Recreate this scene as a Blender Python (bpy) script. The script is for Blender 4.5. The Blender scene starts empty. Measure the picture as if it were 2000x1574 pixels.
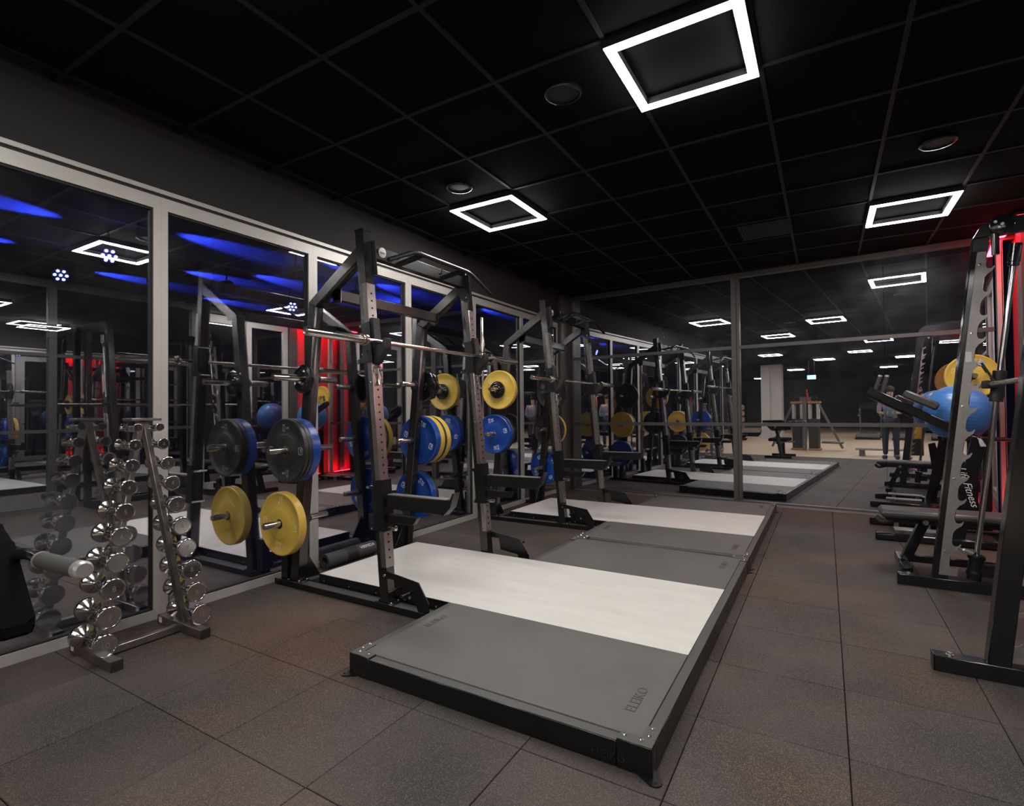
import bpy, bmesh, math, random
from mathutils import Vector, Matrix
random.seed(7)
PI = math.pi
scn = bpy.context.scene
COL = scn.collection

# ------------------------------------------------------------------ camera
CAM_H = 1.28
F_PX, YAW, PITCH, ROLL = 1027.8, 0.53651, 0.015238, -0.010148
cd = bpy.data.cameras.new('camera')
cam = bpy.data.objects.new('camera', cd)
COL.objects.link(cam)
cd.sensor_fit = 'HORIZONTAL'
cd.sensor_width = 36.0
cd.lens = 36.0 * F_PX / 2000.0
cd.clip_start = 0.05
cd.clip_end = 100
fw = Vector((-math.sin(YAW) * math.cos(PITCH), math.cos(YAW) * math.cos(PITCH), math.sin(PITCH)))
r0 = Vector((math.cos(YAW), math.sin(YAW), 0))
u0 = r0.cross(fw)
rr = math.cos(ROLL) * r0 + math.sin(ROLL) * u0
uu = -math.sin(ROLL) * r0 + math.cos(ROLL) * u0
cam.matrix_world = Matrix(((rr.x, uu.x, -fw.x, 0), (rr.y, uu.y, -fw.y, 0), (rr.z, uu.z, -fw.z, CAM_H), (0, 0, 0, 1)))
scn.camera = cam

# ------------------------------------------------------------------ world, exposure
w = bpy.data.worlds.new('night')
scn.world = w
w.use_nodes = True
bgn = w.node_tree.nodes['Background']
bgn.inputs[0].default_value = (0.004, 0.005, 0.012, 1)
bgn.inputs[1].default_value = 0.5
scn.view_settings.view_transform = 'Standard'
scn.view_settings.look = 'None'
scn.view_settings.exposure = 0.0
scn.view_settings.gamma = 1.0
scn.view_settings.use_curve_mapping = False
LED_STRENGTH = 117.0

# ------------------------------------------------------------------ materials
MATS = {}

def new_mat(name):
    m = bpy.data.materials.new(name)
    m.use_nodes = True
    MATS[name] = m
    nt = m.node_tree
    return m, nt, nt.nodes['Principled BSDF']

def flat(name, col, rough=0.5, metal=0.0, spec=0.5, coat=0.0, bump=0.0, bscale=200.0, vary=0.0, vscale=6.0):
    m, nt, b = new_mat(name)
    b.inputs['Base Color'].default_value = (*col, 1)
    b.inputs['Roughness'].default_value = rough
    b.inputs['Metallic'].default_value = metal
    b.inputs['Specular IOR Level'].default_value = spec
    b.inputs['Coat Weight'].default_value = coat
    if bump or vary:
        tc = nt.nodes.new('ShaderNodeTexCoord')
    if vary:
        n = nt.nodes.new('ShaderNodeTexNoise')
        n.inputs['Scale'].default_value = vscale
        n.inputs['Detail'].default_value = 6
        nt.links.new(tc.outputs['Object'], n.inputs['Vector'])
        mx = nt.nodes.new('ShaderNodeMix')
        mx.data_type = 'RGBA'
        mx.inputs[6].default_value = (*[max(0, c * (1 - vary)) for c in col], 1)
        mx.inputs[7].default_value = (*[min(1, c * (1 + vary)) for c in col], 1)
        nt.links.new(n.outputs['Fac'], mx.inputs[0])
        nt.links.new(mx.outputs[2], b.inputs['Base Color'])
        mr = nt.nodes.new('ShaderNodeMapRange')
        mr.inputs['To Min'].default_value = max(0.02, rough - 0.12 * vary * 2)
        mr.inputs['To Max'].default_value = min(1, rough + 0.12 * vary * 2)
        nt.links.new(n.outputs['Fac'], mr.inputs['Value'])
        nt.links.new(mr.outputs[0], b.inputs['Roughness'])
    if bump:
        n2 = nt.nodes.new('ShaderNodeTexNoise')
        n2.inputs['Scale'].default_value = bscale
        nt.links.new(tc.outputs['Object'], n2.inputs['Vector'])
        bp = nt.nodes.new('ShaderNodeBump')
        bp.inputs['Strength'].default_value = bump
        bp.inputs['Distance'].default_value = 0.002
        nt.links.new(n2.outputs['Fac'], bp.inputs['Height'])
        nt.links.new(bp.outputs[0], b.inputs['Normal'])
    return m

def emit(name, col, strength):
    m, nt, b = new_mat(name)
    b.inputs['Base Color'].default_value = (0.8, 0.8, 0.8, 1)
    b.inputs['Emission Color'].default_value = (*col, 1)
    b.inputs['Emission Strength'].default_value = strength
    return m

flat('black_steel', (0.008, 0.008, 0.0083), 0.30, 0.2, 0.5, vary=0.3, vscale=9)
flat('satin_steel', (0.075, 0.072, 0.070), 0.24, 0.9, 0.5, vary=0.25, vscale=8)
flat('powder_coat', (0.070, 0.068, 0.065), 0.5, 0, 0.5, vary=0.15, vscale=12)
flat('matte_black', (0.012, 0.012, 0.012), 0.55)
flat('gloss_black', (0.008, 0.008, 0.009), 0.16, 0.0, 0.6)
flat('stainless', (0.36, 0.34, 0.32), 0.34, 1.0, vary=0.25, vscale=14)
flat('brushed_steel', (0.40, 0.38, 0.37), 0.42, 0.9, vary=0.2, vscale=20)
flat('chrome', (0.55, 0.53, 0.51), 0.15, 1.0)
flat('bar_chrome', (0.62, 0.57, 0.50), 0.20, 1.0, vary=0.15, vscale=30)
flat('hole_dark', (0.002, 0.002, 0.002), 0.9)
flat('bolt_zinc', (0.75, 0.74, 0.72), 0.25, 1.0)
flat('mat_rubber', (0.105, 0.100, 0.093), 0.55, 0, 0.4, bump=0.15, bscale=300, vary=0.28, vscale=3.5)
flat('emboss', (0.055, 0.053, 0.05), 0.5)
flat('plate_blue', (0.006, 0.045, 0.25), 0.32, 0, 0.5, bump=0.04, bscale=400)
flat('plate_yellow', (0.56, 0.37, 0.055), 0.38, 0, 0.5, bump=0.05, bscale=400, vary=0.12, vscale=10)
flat('plate_black', (0.014, 0.014, 0.014), 0.42, 0, 0.5, bump=0.04, bscale=400)
flat('print_white', (0.75, 0.75, 0.75), 0.6)
flat('print_grey', (0.22, 0.22, 0.22), 0.6)
flat('print_tan', (0.66, 0.52, 0.30), 0.6)
flat('alu_frame', (0.42, 0.40, 0.375), 0.45, 0.25, 0.5, vary=0.08, vscale=12)
flat('dark_frame', (0.085, 0.08, 0.076), 0.42, 0.3, 0.5, vary=0.1, vscale=10)
flat('gasket', (0.006, 0.006, 0.006), 0.7)
flat('charcoal_wall', (0.026, 0.0245, 0.0235), 0.85, 0, 0.3, bump=0.5, bscale=260, vary=0.12, vscale=40)
flat('ceiling_tile', (0.0045, 0.0043, 0.0042), 0.95, 0, 0.05)
flat('ceiling_bar', (0.011, 0.0105, 0.010), 0.7, 0, 0.2)
flat('speaker_grille', (0.012, 0.012, 0.012), 0.6)
flat('leather', (0.006, 0.006, 0.006), 0.8, 0, 0.02, bump=0.05, bscale=260)
flat('foam_grip', (0.045, 0.045, 0.043), 0.7)
flat('pad_vinyl', (0.05, 0.048, 0.046), 0.42, 0, 0.5, bump=0.1, bscale=200)
flat('silver_cap', (0.42, 0.40, 0.38), 0.4, 0.6)
flat('ball_blue', (0.05, 0.16, 0.42), 0.3, 0, 0.5)
flat('ball_purple', (0.17, 0.06, 0.17), 0.3, 0, 0.5)
flat('wall_white', (0.62, 0.60, 0.57), 0.7)
flat('red_panel', (0.58, 0.05, 0.06), 0.9, 0, 0.1, vary=0.1, vscale=5)
flat('dark_panel', (0.05, 0.047, 0.046), 0.6)
flat('concrete_white', (0.55, 0.54, 0.52), 0.8, vary=0.06, vscale=3)
flat('oak_trim', (0.42, 0.21, 0.08), 0.5)
flat('machine_grey', (0.16, 0.155, 0.15), 0.4, 0.3)
flat('weight_stack', (0.03, 0.03, 0.03), 0.5)
flat('mat_rose', (0.24, 0.15, 0.125), 0.8)
flat('sticker_white', (0.65, 0.65, 0.63), 0.6)
flat('skin', (0.50, 0.30, 0.22), 0.55)
flat('denim', (0.028, 0.035, 0.055), 0.85)
flat('shirt', (0.26, 0.20, 0.27), 0.85)
flat('hair', (0.03, 0.02, 0.014), 0.7)
flat('shoe', (0.03, 0.03, 0.035), 0.6)
flat('tablet_teal', (0.09, 0.22, 0.25), 0.4)
flat('red_plastic', (0.5, 0.02, 0.03), 0.4)
flat('amber_glass', (0.45, 0.28, 0.03), 0.15, 0, 0.6)
flat('hall_ceiling', (0.22, 0.22, 0.22), 0.9, vary=0.35, vscale=30)
emit('led_white', (1.0, 0.975, 0.94), LED_STRENGTH)
emit('led_hall', (1.0, 0.96, 0.92), 100.0)
emit('led_blue', (0.20, 0.22, 1.0), 26.0)
emit('led_red', (1.0, 0.012, 0.03), 90.0)
emit('exit_glow', (0.15, 0.6, 0.95), 2.0)

def floor_mat():
    m, nt, b = new_mat('rubber_floor')
    N = nt.nodes.new
    g = N('ShaderNodeNewGeometry')
    oi = N('ShaderNodeObjectInfo')
    n1 = N('ShaderNodeTexNoise'); n1.inputs['Scale'].default_value = 1.5; n1.inputs['Detail'].default_value = 5
    n2 = N('ShaderNodeTexNoise'); n2.inputs['Scale'].default_value = 170; n2.inputs['Detail'].default_value = 3
    v = N('ShaderNodeTexVoronoi'); v.inputs['Scale'].default_value = 400
    for t in (n1, n2, v):
        nt.links.new(g.outputs['Position'], t.inputs['Vector'])
    r1 = N('ShaderNodeValToRGB')
    r1.color_ramp.elements[0].position = 0.35; r1.color_ramp.elements[0].color = (0.030, 0.026, 0.0235, 1)
    r1.color_ramp.elements[1].position = 0.72; r1.color_ramp.elements[1].color = (0.070, 0.053, 0.044, 1)
    nt.links.new(n1.outputs['Fac'], r1.inputs[0])
    # crumbs: random voronoi cells turn light / orange
    sep = N('ShaderNodeSeparateColor')
    nt.links.new(v.outputs['Color'], sep.inputs[0])
    thr = N('ShaderNodeMath'); thr.operation = 'GREATER_THAN'; thr.inputs[1].default_value = 0.80
    nt.links.new(sep.outputs[0], thr.inputs[0])
    cm = N('ShaderNodeMix'); cm.data_type = 'RGBA'
    cm.inputs[6].default_value = (0.13, 0.12, 0.11, 1)
    cm.inputs[7].default_value = (0.30, 0.125, 0.055, 1)
    patch = N('ShaderNodeTexNoise'); patch.inputs['Scale'].default_value = 0.9; patch.inputs['Detail'].default_value = 2
    nt.links.new(g.outputs['Position'], patch.inputs['Vector'])
    pr = N('ShaderNodeMapRange'); pr.inputs['From Min'].default_value = 0.46; pr.inputs['From Max'].default_value = 0.66
    nt.links.new(patch.outputs['Fac'], pr.inputs['Value'])
    nt.links.new(pr.outputs[0], cm.inputs[0])
    mx = N('ShaderNodeMix'); mx.data_type = 'RGBA'
    sc = N('ShaderNodeMath'); sc.operation = 'MULTIPLY'; sc.inputs[1].default_value = 0.65
    nt.links.new(thr.outputs[0], sc.inputs[0])
    nt.links.new(sc.outputs[0], mx.inputs[0])
    nt.links.new(r1.outputs[0], mx.inputs[6])
    nt.links.new(cm.outputs[2], mx.inputs[7])
    hsv = N('ShaderNodeHueSaturation')
    vr = N('ShaderNodeMapRange'); vr.inputs['To Min'].default_value = 0.88; vr.inputs['To Max'].default_value = 1.12
    nt.links.new(oi.outputs['Random'], vr.inputs['Value'])
    nt.links.new(vr.outputs[0], hsv.inputs['Value'])
    nt.links.new(mx.outputs[2], hsv.inputs['Color'])
    nt.links.new(hsv.outputs[0], b.inputs['Base Color'])
    b.inputs['Roughness'].default_value = 0.72
    b.inputs['Specular IOR Level'].default_value = 0.35
    bp = N('ShaderNodeBump'); bp.inputs['Strength'].default_value = 0.55; bp.inputs['Distance'].default_value = 0.003
    nt.links.new(n2.outputs['Fac'], bp.inputs['Height'])
    nt.links.new(bp.outputs[0], b.inputs['Normal'])
floor_mat()

def grain_mat(name, c0, c1, scale, rough, stretch):
    m, nt, b = new_mat(name)
    N = nt.nodes.new
    g = N('ShaderNodeNewGeometry')
    mp = N('ShaderNodeMapping'); mp.inputs['Scale'].default_value = stretch
    nt.links.new(g.outputs['Position'], mp.inputs['Vector'])
    n = N('ShaderNodeTexNoise'); n.inputs['Scale'].default_value = scale; n.inputs['Detail'].default_value = 7; n.inputs['Roughness'].default_value = 0.65
    nt.links.new(mp.outputs[0], n.inputs['Vector'])
    r = N('ShaderNodeValToRGB')
    r.color_ramp.elements[0].position = 0.3; r.color_ramp.elements[0].color = (*c0, 1)
    r.color_ramp.elements[1].position = 0.7; r.color_ramp.elements[1].color = (*c1, 1)
    nt.links.new(n.outputs['Fac'], r.inputs[0])
    nt.links.new(r.outputs[0], b.inputs['Base Color'])
    b.inputs['Roughness'].default_value = rough
grain_mat('white_deck', (0.55, 0.53, 0.495), (0.62, 0.60, 0.565), 3.0, 0.5, (1.0, 5.0, 1.0))
grain_mat('wood_floor', (0.52, 0.39, 0.25), (0.64, 0.49, 0.33), 2.0, 0.45, (8.0, 0.8, 1.0))

def glass_mat(name, refl, tint, dust):
    m = bpy.data.materials.new(name); m.use_nodes = True; MATS[name] = m
    nt = m.node_tree; nt.nodes.clear()
    N = nt.nodes.new
    out = N('ShaderNodeOutputMaterial')
    tr = N('ShaderNodeBsdfTransparent'); tr.inputs[0].default_value = (*tint, 1)
    gl = N('ShaderNodeBsdfGlossy'); gl.inputs['Roughness'].default_value = 0.0; gl.inputs[0].default_value = (0.97, 0.97, 1.0, 1)
    hz = N('ShaderNodeBsdfGlossy'); hz.inputs['Roughness'].default_value = 0.34; hz.inputs[0].default_value = (0.9, 0.93, 1.0, 1)
    n = N('ShaderNodeTexNoise'); n.inputs['Scale'].default_value = 5.0; n.inputs['Detail'].default_value = 8; n.inputs['Roughness'].default_value = 0.7
    g = N('ShaderNodeNewGeometry')
    nt.links.new(g.outputs['Position'], n.inputs['Vector'])
    mr = N('ShaderNodeMapRange'); mr.inputs['From Min'].default_value = 0.35; mr.inputs['From Max'].default_value = 0.75
    mr.inputs['To Min'].default_value = dust * 0.4; mr.inputs['To Max'].default_value = dust * 1.6
    nt.links.new(n.outputs['Fac'], mr.inputs['Value'])
    mg = N('ShaderNodeMixShader')
    nt.links.new(mr.outputs[0], mg.inputs[0]); nt.links.new(gl.outputs[0], mg.inputs[1]); nt.links.new(hz.outputs[0], mg.inputs[2])
    mx = N('ShaderNodeMixShader'); mx.inputs[0].default_value = refl
    nt.links.new(tr.outputs[0], mx.inputs[1]); nt.links.new(mg.outputs[0], mx.inputs[2])
    nt.links.new(mx.outputs[0], out.inputs[0])
glass_mat('window_glass', 0.50, (0.95, 0.97, 1.0), 0.008)
glass_mat('mirror_glass', 0.58, (0.9, 0.92, 0.95), 0.016)

# ------------------------------------------------------------------ mesh helpers
class MB:
    """collects shapes of one part in world coordinates"""
    def __init__(self):
        self.bm = bmesh.new()
    def _add(self, verts, faces, smooth=False):
        vs = [self.bm.verts.new(v) for v in verts]
        for f in faces:
            try:
                fc = self.bm.faces.new([vs[i] for i in f]); fc.smooth = smooth
            except ValueError:
                pass
        return vs
    def box(self, x0, x1, y0, y1, z0, z1, bev=0.0):
        vs = [(x, y, z) for z in (z0, z1) for y in (y0, y1) for x in (x0, x1)]
        fs = [(0, 2, 3, 1), (4, 5, 7, 6), (0, 1, 5, 4), (2, 6, 7, 3), (0, 4, 6, 2), (1, 3, 7, 5)]
        v = self._add(vs, fs)
        if bev > 0:
            es = list({e for q in v for e in q.link_edges})
            bmesh.ops.bevel(self.bm, geom=es, offset=bev, segments=1, affect='EDGES')
        return self
    def prism(self, pts, axis, a0, a1, bev=0.0):
        """polygon pts (2D) extruded along axis: 'y' -> pts are (x,z), 'x' -> (y,z), 'z' -> (x,y)"""
        def mk(p, a):
            return {'y': (p[0], a, p[1]), 'x': (a, p[0], p[1]), 'z': (p[0], p[1], a)}[axis]
        n = len(pts)
        vs = [mk(p, a0) for p in pts] + [mk(p, a1) for p in pts]
        fs = [tuple(range(n))[::-1], tuple(range(n, 2 * n))] + [(i, (i + 1) % n, n + (i + 1) % n, n + i) for i in range(n)]
        v = self._add(vs, fs)
        if bev > 0:
            es = list({e for q in v for e in q.link_edges})
            bmesh.ops.bevel(self.bm, geom=es, offset=bev, segments=1, affect='EDGES')
        return self
    def bar(self, a, b, wy, wz, up=(0, 0, 1), bev=0.0):
        """rectangular bar between two points; wy = width along side axis, wz = along up-ish axis"""
        a = Vector(a); b = Vector(b); d = (b - a).normalized(); up = Vector(up)
        s = d.cross(up)
        if s.length < 1e-5:
            s = d.cross(Vector((1, 0, 0)))
        s.normalize(); t = s.cross(d)
        vs = []
        for p in (a, b):
            for i, j in ((-1, -1), (1, -1), (1, 1), (-1, 1)):
                vs.append(p + s * (i * wy / 2) + t * (j * wz / 2))
        v = self._add(vs, [(3, 2, 1, 0), (4, 5, 6, 7), (0, 1, 5, 4), (1, 2, 6, 5), (2, 3, 7, 6), (3, 0, 4, 7)])
        if bev > 0:
            es = list({e for q in v for e in q.link_edges})
            bmesh.ops.bevel(self.bm, geom=es, offset=bev, segments=1, affect='EDGES')
        return self
    def cyl(self, a, b, r, n=16, r2=None, bev=0.0):
        r2 = r if r2 is None else r2
        L = (Vector(b) - Vector(a)).length
        prof = [(0, r - bev), (bev, r), (L - bev, r2), (L, r2 - bev)] if bev else [(0, r), (L, r2)]
        return self.lathe(a, b, prof, n)
    def lathe(self, a, b, prof, n=24, cap=True, sharp=True):
        """prof: list of (distance along a->b, radius)"""
        a = Vector(a); d = (Vector(b) - a).normalized()
        s = d.cross(Vector((0, 0, 1)))
        if s.length < 1e-5:
            s = Vector((1, 0, 0))
        s.normalize(); t = d.cross(s)
        rings = []
        for (h, r) in prof:
            c = a + d * h
            rings.append([self.bm.verts.new(c + s * (r * math.cos(2 * PI * k / n)) + t * (r * math.sin(2 * PI * k / n))) for k in range(n)])
        for i in range(len(rings) - 1):
            for k in range(n):
                f = self.bm.faces.new((rings[i][k], rings[i][(k + 1) % n], rings[i + 1][(k + 1) % n], rings[i + 1][k])); f.smooth = True
        if cap:
            self.bm.faces.new(rings[0][::-1]); self.bm.faces.new(rings[-1])
        return self
    def ring(self, a, b, prof, n=40):
        """closed lathe (profile is a loop)"""
        a = Vector(a); d = (Vector(b) - a).normalized()
        s = d.cross(Vector((0, 0, 1)))
        if s.length < 1e-5:
            s = Vector((1, 0, 0))
        s.normalize(); t = d.cross(s)
        rings = []
        for (h, r) in prof:
            c = a + d * h
            rings.append([self.bm.verts.new(c + s * (r * math.cos(2 * PI * k / n)) + t * (r * math.sin(2 * PI * k / n))) for k in range(n)])
        m = len(rings)
        for i in range(m):
            for k in range(n):
                f = self.bm.faces.new((rings[i][k], rings[i][(k + 1) % n], rings[(i + 1) % m][(k + 1) % n], rings[(i + 1) % m][k])); f.smooth = True
        return self
    def tube(self, pts, r, n=12, corner=0.04):
        """round tube along a polyline with rounded corners"""
        P = [Vector(p) for p in pts]; path = [P[0]]
        for i in range(1, len(P) - 1):
            a, b, c = P[i - 1], P[i], P[i + 1]
            k = min(corner, (a - b).length * 0.45, (c - b).length * 0.45)
            p0 = b + (a - b).normalized() * k; p1 = b + (c - b).normalized() * k
            for q in range(6):
                t = q / 5
                path.append(p0 * (1 - t) ** 2 + b * 2 * t * (1 - t) + p1 * t * t)
        path.append(P[-1])
        rings = []; ref = None
        for i, p in enumerate(path):
            d = (path[min(i + 1, len(path) - 1)] - path[max(i - 1, 0)]).normalized()
            if ref is None:
                ref = d.cross(Vector((0, 0, 1)))
                if ref.length < 1e-4: ref = Vector((1, 0, 0))
            ref = (ref - d * ref.dot(d)).normalized(); t = d.cross(ref)
            rings.append([self.bm.verts.new(p + ref * (r * math.cos(2 * PI * k / n)) + t * (r * math.sin(2 * PI * k / n))) for k in range(n)])
        for i in range(len(rings) - 1):
            for k in range(n):
                f = self.bm.faces.new((rings[i][k], rings[i][(k + 1) % n], rings[i + 1][(k + 1) % n], rings[i + 1][k])); f.smooth = True
        self.bm.faces.new(rings[0][::-1]); self.bm.faces.new(rings[-1])
        return self
    def sphere(self, c, r, n=24, sz=1.0):
        m = n // 2
        prof = [(r * sz - r * sz * math.cos(PI * i / m), max(1e-4, r * math.sin(PI * i / m))) for i in range(m + 1)]
        c = Vector(c)
        return self.lathe(c - Vector((0, 0, r * sz)), c, prof, n)
    def build(self, name, mat, parent=None):
        bmesh.ops.recalc_face_normals(self.bm, faces=self.bm.faces)
        me = bpy.data.meshes.new(name)
        off = OFF.get(parent, Vector((0, 0, 0)))
        if off.length > 0:
            bmesh.ops.translate(self.bm, verts=self.bm.verts, vec=-off)
        self.bm.to_mesh(me); self.bm.free()
        me.materials.append(MATS[mat])
        try:
            me.set_sharp_from_angle(angle=0.7)
        except Exception:
            pass
        o = bpy.data.objects.new(name, me)
        COL.objects.link(o)
        if parent is not None:
            o.parent = parent
        OFF[o] = off
        return o

OFF = {}

def tag(o, label, cat, group=None):
    o['label'] = label; o['category'] = cat
    if group: o['group'] = group
    return o

def thing(name, label, cat, loc=(0, 0, 0), group=None):
    o = bpy.data.objects.new(name, None)
    o.empty_display_size = 0.05
    COL.objects.link(o); o.location = loc
    OFF[o] = Vector(loc)
    return tag(o, label, cat, group)

def struct(o):
    o['kind'] = 'structure'
    return o

def dup(root, loc, rot=(0, 0, 0), label=None, group=None):
    r = root.copy(); COL.objects.link(r); r.location = loc; r.rotation_euler = rot
    if label: r['label'] = label
    if group: r['group'] = group
    for ch in list(root.children):
        c = ch.copy(); COL.objects.link(c); c.parent = r
        for g in list(ch.children):
            d = g.copy(); COL.objects.link(d); d.parent = c
    return r

def copy_part(o, loc, parent):
    c = o.copy(); COL.objects.link(c); c.parent = parent; c.location = loc
    return c

def text_mesh(name, s, size, mat, M, parent=None, depth=0.0006, align='CENTER', shear=0.0, spacing=1.0):
    """lettering; M maps text plane (x right, y up, z out) to world"""
    cu = bpy.data.curves.new('tmp_text', 'FONT')
    cu.body = s; cu.size = size; cu.extrude = depth; cu.align_x = align; cu.align_y = 'CENTER'
    cu.shear = shear; cu.space_character = spacing
    cu.resolution_u = 3
    to = bpy.data.objects.new('tmp_text', cu)
    COL.objects.link(to)
    dg = bpy.context.evaluated_depsgraph_get()
    me = bpy.data.meshes.new_from_object(to.evaluated_get(dg))
    bpy.data.objects.remove(to); bpy.data.curves.remove(cu)
    off = OFF.get(parent, Vector((0, 0, 0)))
    me.transform(Matrix.Translation(-off) @ M)
    me.name = name
    me.materials.clear(); me.materials.append(MATS[mat])
    o = bpy.data.objects.new(name, me); COL.objects.link(o)
    if parent is not None: o.parent = parent
    OFF[o] = off
    return o

def frame_M(origin, xdir, ydir):
    x = Vector(xdir).normalized(); y = Vector(ydir).normalized(); z = x.cross(y)
    return Matrix(((x.x, y.x, z.x, origin[0]), (x.y, y.y, z.y, origin[1]), (x.z, y.z, z.z, origin[2]), (0, 0, 0, 1)))

# ------------------------------------------------------------------ room layout numbers
WX = -3.62            # inner face of the left window wall
CEIL = 3.12
RX = 1.72             # right partition
ANG = math.radians(-3.8)
def back_y(x):        # back glass line (slightly skewed)
    return 7.69 + math.tan(ANG) * (x + 0.55)

# ------------------------------------------------------------------ floor
fl = MB().box(WX - 0.3, RX + 0.1, -0.45, 8.05, -0.06, -0.02).build('floor', 'gasket')
struct(fl)
TX0, TDX, TY0, TDY = 0.055, 0.535, 2.289, 0.546
gap = 0.0017
tile = MB().box(gap, TDX - gap, gap, TDY - gap, -0.02, 0.0, bev=0.0022).build('rubber_tile', 'rubber_floor', fl)
first = True
for i in range(-7, 4):
    for j in range(-5, 11):
        x, y = TX0 + i * TDX, TY0 + j * TDY
        x1 = min(x + TDX, RX + 0.02); 
        if x + TDX > RX + 0.1 or x < WX - 0.15: 
            continue
        if y > back_y(x) - 0.02: continue
        if first:
            tile.location = (x, y, random.uniform(-0.0006, 0.0)); first = False
        else:
            copy_part(tile, (x, y, random.uniform(-0.0012, 0.0)), fl)
# narrow strip of cut tiles along the right partition
MB().box(TX0 + 3 * TDX + gap, RX + 0.06, -0.44, 7.6, -0.02, 0.0, bev=0.003).build('rubber_tile', 'rubber_floor', fl)
wf = MB().box(-9, 8, -24, -0.452, -0.06, 0.0).build('floor', 'wood_floor')
struct(wf)
hf = MB().box(-16, WX - 0.31, -0.45, 14, -0.06, -0.005).build('floor', 'matte_black')
struct(hf)

# ------------------------------------------------------------------ ceiling with tiles and bars
ce = MB().box(WX - 0.2, RX + 0.1, -0.45, 8.05, CEIL + 0.04, CEIL + 0.1).build('ceiling', 'matte_black')
struct(ce)
CX0, CDX, CY0, CDY = 0.375, 0.645, 1.825, 0.64
LIGHTS = [(-0.92, 2.465), (-2.855, 3.745), (0.375, 5.665), (-2.21, 0.535), (1.02, -0.735)]
ct = MB().box(0.010, CDX - 0.010, 0.010, CDY - 0.010, CEIL + 0.004, CEIL + 0.03, bev=0.004).build('ceiling_tile', 'ceiling_tile', ce)
first = True
xs = [CX0 + k * CDX for k in range(-6, 3)]
ys = [CY0 + k * CDY for k in range(-4, 10)]
for x in xs:
    if x + CDX > RX + 0.4 or x < WX - 0.5: continue
    for y in ys:
        if y > back_y(x): continue
        if first:
            ct.location = (x, y, 0); first = False
        else:
            copy_part(ct, (x, y, 0), ce)
for x in xs + [xs[-1] + CDX]:
    if x < WX or x > RX: continue
    MB().box(x - 0.012, x + 0.012, -0.45, back_y(x), CEIL - 0.004, CEIL + 0.035).build('grid_bar', 'ceiling_bar', ce)
for y in ys:
    MB().box(WX, RX, y - 0.012, y + 0.012, CEIL - 0.0045, CEIL + 0.0345).build('grid_bar', 'ceiling_bar', ce)
hc = MB().box(-9, 8, -24, -0.452, CEIL + 0.06, CEIL + 0.12).build('ceiling', 'ceiling_tile')
struct(hc)
# ceiling of the dark room behind the windows
nc = MB().box(-16, WX - 0.25, -0.45, 14, 3.16, 3.2).build('ceiling', 'hall_ceiling')
struct(nc)

# ------------------------------------------------------------------ left window wall
wl = MB().box(WX - 0.16, WX - 0.005, -0.45, 8.0, 2.715, CEIL + 0.04).build('wall_left', 'charcoal_wall')
struct(wl)
tr = MB().box(WX - 0.12, WX + 0.012, -0.45, 7.76, 2.685, 2.714, bev=0.002).build('trim_1', 'alu_frame')
struct(tr)
MULL = [-0.59 + 1.16 * k for k in range(8)]      # -0.59 .. 7.53
for n in range(7):
    y0, y1 = MULL[n], MULL[n + 1]
    if n == 0: y0 = -0.42
    h = 0.0425
    f = MB()
    f.box(WX - 0.07, WX, y0 + 0.0003, y1 - 0.0003, 2.587, 2.667)                  # header
    f.box(WX - 0.07, WX, y0 + 0.0003, y1 - 0.0003, 0.0, 0.058)                    # sill
    f.box(WX - 0.07, WX, y0 + 0.0003, y0 + h, 0.058, 2.587)
    f.box(WX - 0.07, WX, y1 - h, y1 - 0.0003, 0.058, 2.587)
    fo = f.build('window_%d' % (n + 1), 'alu_frame')
    struct(fo)
    g = MB()
    for (a0, a1, b0, b1) in ((y0 + h, y1 - h, 2.575, 2.587), (y0 + h, y1 - h, 0.058, 0.068), (y0 + h, y0 + h + 0.010, 0.068, 2.575), (y1 - h - 0.010, y1 - h, 0.068, 2.575)):
        g.box(WX - 0.045, WX - 0.012, a0, a1, b0, b1)
    g.build('gasket', 'gasket', fo)
    MB().box(WX - 0.034, WX - 0.028, y0 + h + 0.010, y1 - h - 0.010, 0.068, 2.575).build('glass_pane', 'window_glass', fo)
gp = MB().box(WX - 0.11, WX - 0.002, -0.42, 7.73, 2.667, 2.685).build('trim_2', 'gasket')
struct(gp)
cp = MB().box(WX - 0.07, WX + 0.045, 7.56, back_y(WX) + 0.02, 0, CEIL, bev=0.003).build('trim_3', 'dark_frame')
struct(cp)

# ------------------------------------------------------------------ back glass wall (reflecting), skewed
ux = Vector((math.cos(ANG), math.sin(ANG), 0)); un = Vector((-math.sin(ANG), math.cos(ANG), 0))
BO = Vector((-0.55, 7.69, 0))
def bw(s, d, z):
    """point on the back wall: s = x-like coordinate along it, d = depth behind its face"""
    return BO + ux * (s + 0.55) + un * d + Vector((0, 0, z))
def wall_box(mb, s0, s1, d0, d1, z0, z1):
    vs = [bw(s, d, z) for z in (z0, z1) for d in (d0, d1) for s in (s0, s1)]
    mb._add(vs, [(0, 2, 3, 1), (4, 5, 7, 6), (0, 1, 5, 4), (2, 6, 7, 3), (0, 4, 6, 2), (1, 3, 7, 5)])
    return mb
S_POSTS = [-3.56, -1.03, 1.64]
RAILS = [0.03, 1.068, 2.112, 3.085]
wb = MB()
wall_box(wb, -3.66, 1.78, -0.035, 0.05, 0.0, 0.045)
wall_box(wb, -3.66, 1.78, -0.03, 0.05, 3.055, CEIL + 0.04)
wb = struct(wb.build('wall_back', 'dark_frame'))
for s in S_POSTS:
    hw_ = 0.05 if s < 1 else 0.025
    p = MB(); wall_box(p, s - hw_, s + hw_, -0.045, 0.05, 0.045, 3.055)
    p.build('post', 'dark_frame' if s < 1 else 'alu_frame', wb)
    p = MB(); wall_box(p, s + 0.012, s + 0.02, -0.0465, -0.045, 0.045, 3.055)
    p.build('post_groove', 'gasket', wb)
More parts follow.
